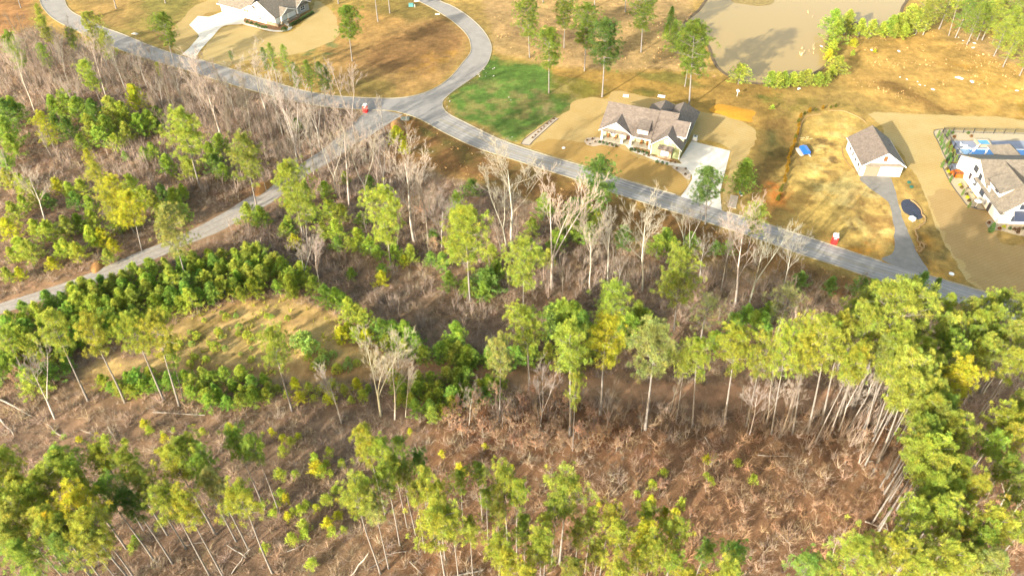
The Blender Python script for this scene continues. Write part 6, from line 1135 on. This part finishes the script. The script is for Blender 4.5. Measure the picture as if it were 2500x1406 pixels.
mesh_of('post', M_wood, H, lambda bm: box(bm, -.06, .06, -.06, .06, 0, 1.1)); mesh_of('box', mat('navy_paint', alb(40, 70, 110), .4), H, lambda bm: prism(bm, [(-.25, -.5, 1.1), (.25, -.5, 1.1), (.25, -.5, 1.4), (.1, -.5, 1.55), (-.1, -.5, 1.55), (-.25, -.5, 1.4)], np.array([0, 1.0, 0]))); mesh_of('paper_slot', M_trim, H, lambda bm: box(bm, -.22, .22, -.52, -.5, .85, 1.05))
small('road_sign', (1598, 520), lambda bm: (cyl(bm, 0, 0, 0, 1.6, .05, n=8), box(bm, -.25, .25, -.03, .03, 1.4, 1.9)), M_dark, 'dark marker sign on a post on the verge below the road', 'sign')
small('marker_post', (1311, 432), lambda bm: (cyl(bm, 0, 0, 0, 1.8, .05, n=8), box(bm, -.5, .4, -.02, .02, 1.5, 1.65)), M_log, 'thin pale marker post on the verge below the road', 'post')
small('water_meter', (1376, 362), lambda bm: (cyl(bm, 0, 0, 0, .14, .42, n=16), cyl(bm, 0, 0, .14, .17, .3, n=16)), M_trim, 'round white meter lid on the green house front lawn', 'meter lid')
small('culvert_end', (990, 292), lambda bm: (box(bm, -1.1, 1.1, -.7, .7, 0, .5), box(bm, -.8, .8, -.8, -.7, 0, .35), box(bm, -1.3, -1.1, -.9, .7, 0, .3)), mat('mossy_concrete', alb(130, 134, 120), .9, var=.25), 'mossy concrete drain box at the road junction corner', 'drain')
small('drain_inlet', (330, 84), lambda bm: (box(bm, -1.0, 1.0, -.5, .5, 0, .22), box(bm, -.5, .5, -.3, .3, .22, .3), box(bm, -1.2, -1.0, -.6, .4, 0, .1)), M_conc, 'concrete storm drain inlet beside the road below the ranch lawn', 'drain', -.5)
small('drain_inlet', (1018, 4), lambda bm: (box(bm, -1.0, 1.0, -.5, .5, 0, .22), box(bm, -.4, .4, -.3, .3, .22, .28)), M_conc, 'concrete drain inlet by the loop road at the top edge', 'drain')
small('drain_inlet', (1068, 36), lambda bm: (box(bm, -.8, .8, -.4, .4, 0, .2), box(bm, -.4, .4, -.2, .2, .2, .26)), M_conc, 'small concrete drain beside the loop road curve', 'drain')
# black plastic sheet with its sandbag hose, straw wattle along the yard
p = G(2228, 512); pr = gl([(2200, 495), (2212, 487), (2228, 489), (2238, 497), (2250, 515), (2253, 530), (2238, 537), (2220, 527), (2204, 515)], .5, True)
o = sheet('plastic_sheet', [(x-p[0], y-p[1]) for x, y in pr], .06, mat('black_plastic', (.025, .027, .04), .5, var=.3, scale=1.2, spec=.2), wob=.06); o.location = (p[0], p[1], 0); tag(o, 'black plastic sheet spread on the straw yard beside the gravel drive', 'plastic sheet')
def hose(name, px, r, m, label, z=None):
    L_ = gl(px, .35); z = z or r; S = [[*L_[i], z, *L_[i+1], z, r, r] for i in range(len(L_)-1)]; V, F = tubes(S, 7); o0 = np.array([*L_[0], 0]); o = link(name, tri_mesh(name, V-o0, F), m, loc=tuple(o0)); return tag(o, label, 'erosion sock', 'straw erosion socks')
M_sock = mat('straw_sock', alb(214, 170, 110), .95, var=.2, scale=4, bump=.4, bscale=12)
hose('erosion_sock', [(2223, 490), (2235, 498), (2248, 513), (2251, 526), (2258, 532), (2257, 545), (2246, 552), (2243, 558), (2234, 561), (2236, 572), (2240, 580), (2238, 590), (2246, 595), (2245, 603), (2254, 608), (2255, 600), (2248, 592), (2262, 600)], .17, M_sock, 'tan erosion sock winding down from the black sheet')
hose('erosion_sock', [(2233, 606), (2243, 604), (2251, 605), (2248, 610), (2236, 611), (2240, 616), (2250, 612), (2250, 603)], .13, M_sock, 'loosely coiled end of tan sock beside the gravel drive')
hose('erosion_sock', [(1949, 345), (1952, 325), (1958, 300), (1968, 287), (1985, 282), (2004, 280)], .12, M_sock, 'straw erosion sock curving beside the conifer row')
hose('erosion_sock', [(2022, 272), (2055, 272), (2075, 278), (2100, 290), (2115, 302)], .14, M_sock, 'straw erosion sock behind the garage yard')
hose('erosion_sock', [(2055, 360), (2058, 380), (2070, 400), (2085, 415), (2095, 428)], .10, M_sock, 'dark straw sock along the garage left wall')
# orange soil heap and silt stains as low mounds
def mound(name, px, hgt, m, label=None, cat=None, seed=0, n=26, kind=None):
    ring = np.array(gl(px, .6, True)); c = ring.mean(0); bm = bmesh.new(); rows = []
    for j in range(6):
        f = j/5; rows.append([bm.verts.new((*(c+(q-c)*(1-f*.98)-c), hgt*(1-(1-f)**2)*(.8+.4*float(vnoise(np.array(q[0]*(1-f)), np.array(q[1]*(1-f)), 1.6, seed)))*(j > 0))) for q in ring])
    for a, b_ in zip(rows[:-1], rows[1:]):
        for i in range(len(ring)): bm.faces.new([a[i], a[(i+1) % len(ring)], b_[(i+1) % len(ring)], b_[i]])
    bm.faces.new(rows[-1]); o = fin(bm, name, m, None, (c[0], c[1], .01), smooth=True)
    if kind: o['kind'] = kind
    if label: tag(o, label, cat)
    return o
M_or = mat('orange_soil', alb(250, 176, 44), .95, var=.12, scale=1.0, bump=.5, bscale=5)
mound('soil_bed', [(1731, 270), (1748, 256), (1765, 255), (1810, 264), (1843, 272), (1842, 282), (1835, 288), (1838, 295), (1830, 298), (1790, 291), (1760, 280)], .25, M_or, 'flat bright orange soil bed behind the green house', 'soil bed')
mound('dirt_pile', [(620, 468), (632, 450), (650, 443), (668, 438), (672, 446), (655, 462), (640, 474), (625, 480)], 1.2, mat('orange_dirt', alb(206, 148, 84), .95, var=.2, scale=1, bump=.6, bscale=4), 'orange dirt pile beside the gravel track bend', 'dirt pile', 4)
mound('dirt_pile', [(955, 300), (970, 292), (985, 300), (988, 318), (975, 330), (958, 320)], 1.0, bpy.data.materials['orange_dirt'], 'orange dirt pile below the road junction', 'dirt pile', 6)
mound('dirt_pile', [(220, 652), (238, 635), (255, 640), (250, 655), (230, 668)], .7, bpy.data.materials['orange_dirt'], 'small tan dirt pile on the left track edge', 'dirt pile', 8)
# white litter in the eastern field
LT = [(2340, 190, 1.5), (2349, 193, .8), (2373, 200, 1.2), (2366, 101, .6), (2379, 106, .7), (2351, 100, .5), (2340, 92, .4), (2376, 117, .8), (2128, 123, .8), (2195, 126, 1.0), (2197, 189, .5), (2214, 194, .5), (2240, 200, .5), (2246, 208, .5), (2258, 210, .4), (2278, 219, .8), (2482, 222, .8), (2006, 114, .8), (2020, 109, .6), (1950, 217, 1.0)]
for i, (x, y, s) in enumerate(sorted(LT)):
    bm = bmesh.new(); k = 7; r_ = [random.uniform(.5, 1)*s for _ in range(k)]
    a = [bm.verts.new((math.cos(j*6.283/k)*r_[j], math.sin(j*6.283/k)*r_[j]*.6, .02)) for j in range(k)]; c = bm.verts.new((0, 0, .25*s))
    for j in range(k): bm.faces.new([a[j], a[(j+1) % k], c])
    bm.faces.new(a[::-1]); p = G(x, y); o = fin(bm, 'plastic_scrap', M_trim, None, (p[0], p[1], 0)); o.rotation_euler[2] = random.uniform(0, 6)
    tag(o, 'crumpled white plastic scrap in the eastern field, '+('leftmost' if i == 0 else ORD[i]+' from the left'), 'plastic scrap', 'white scraps in the eastern field')
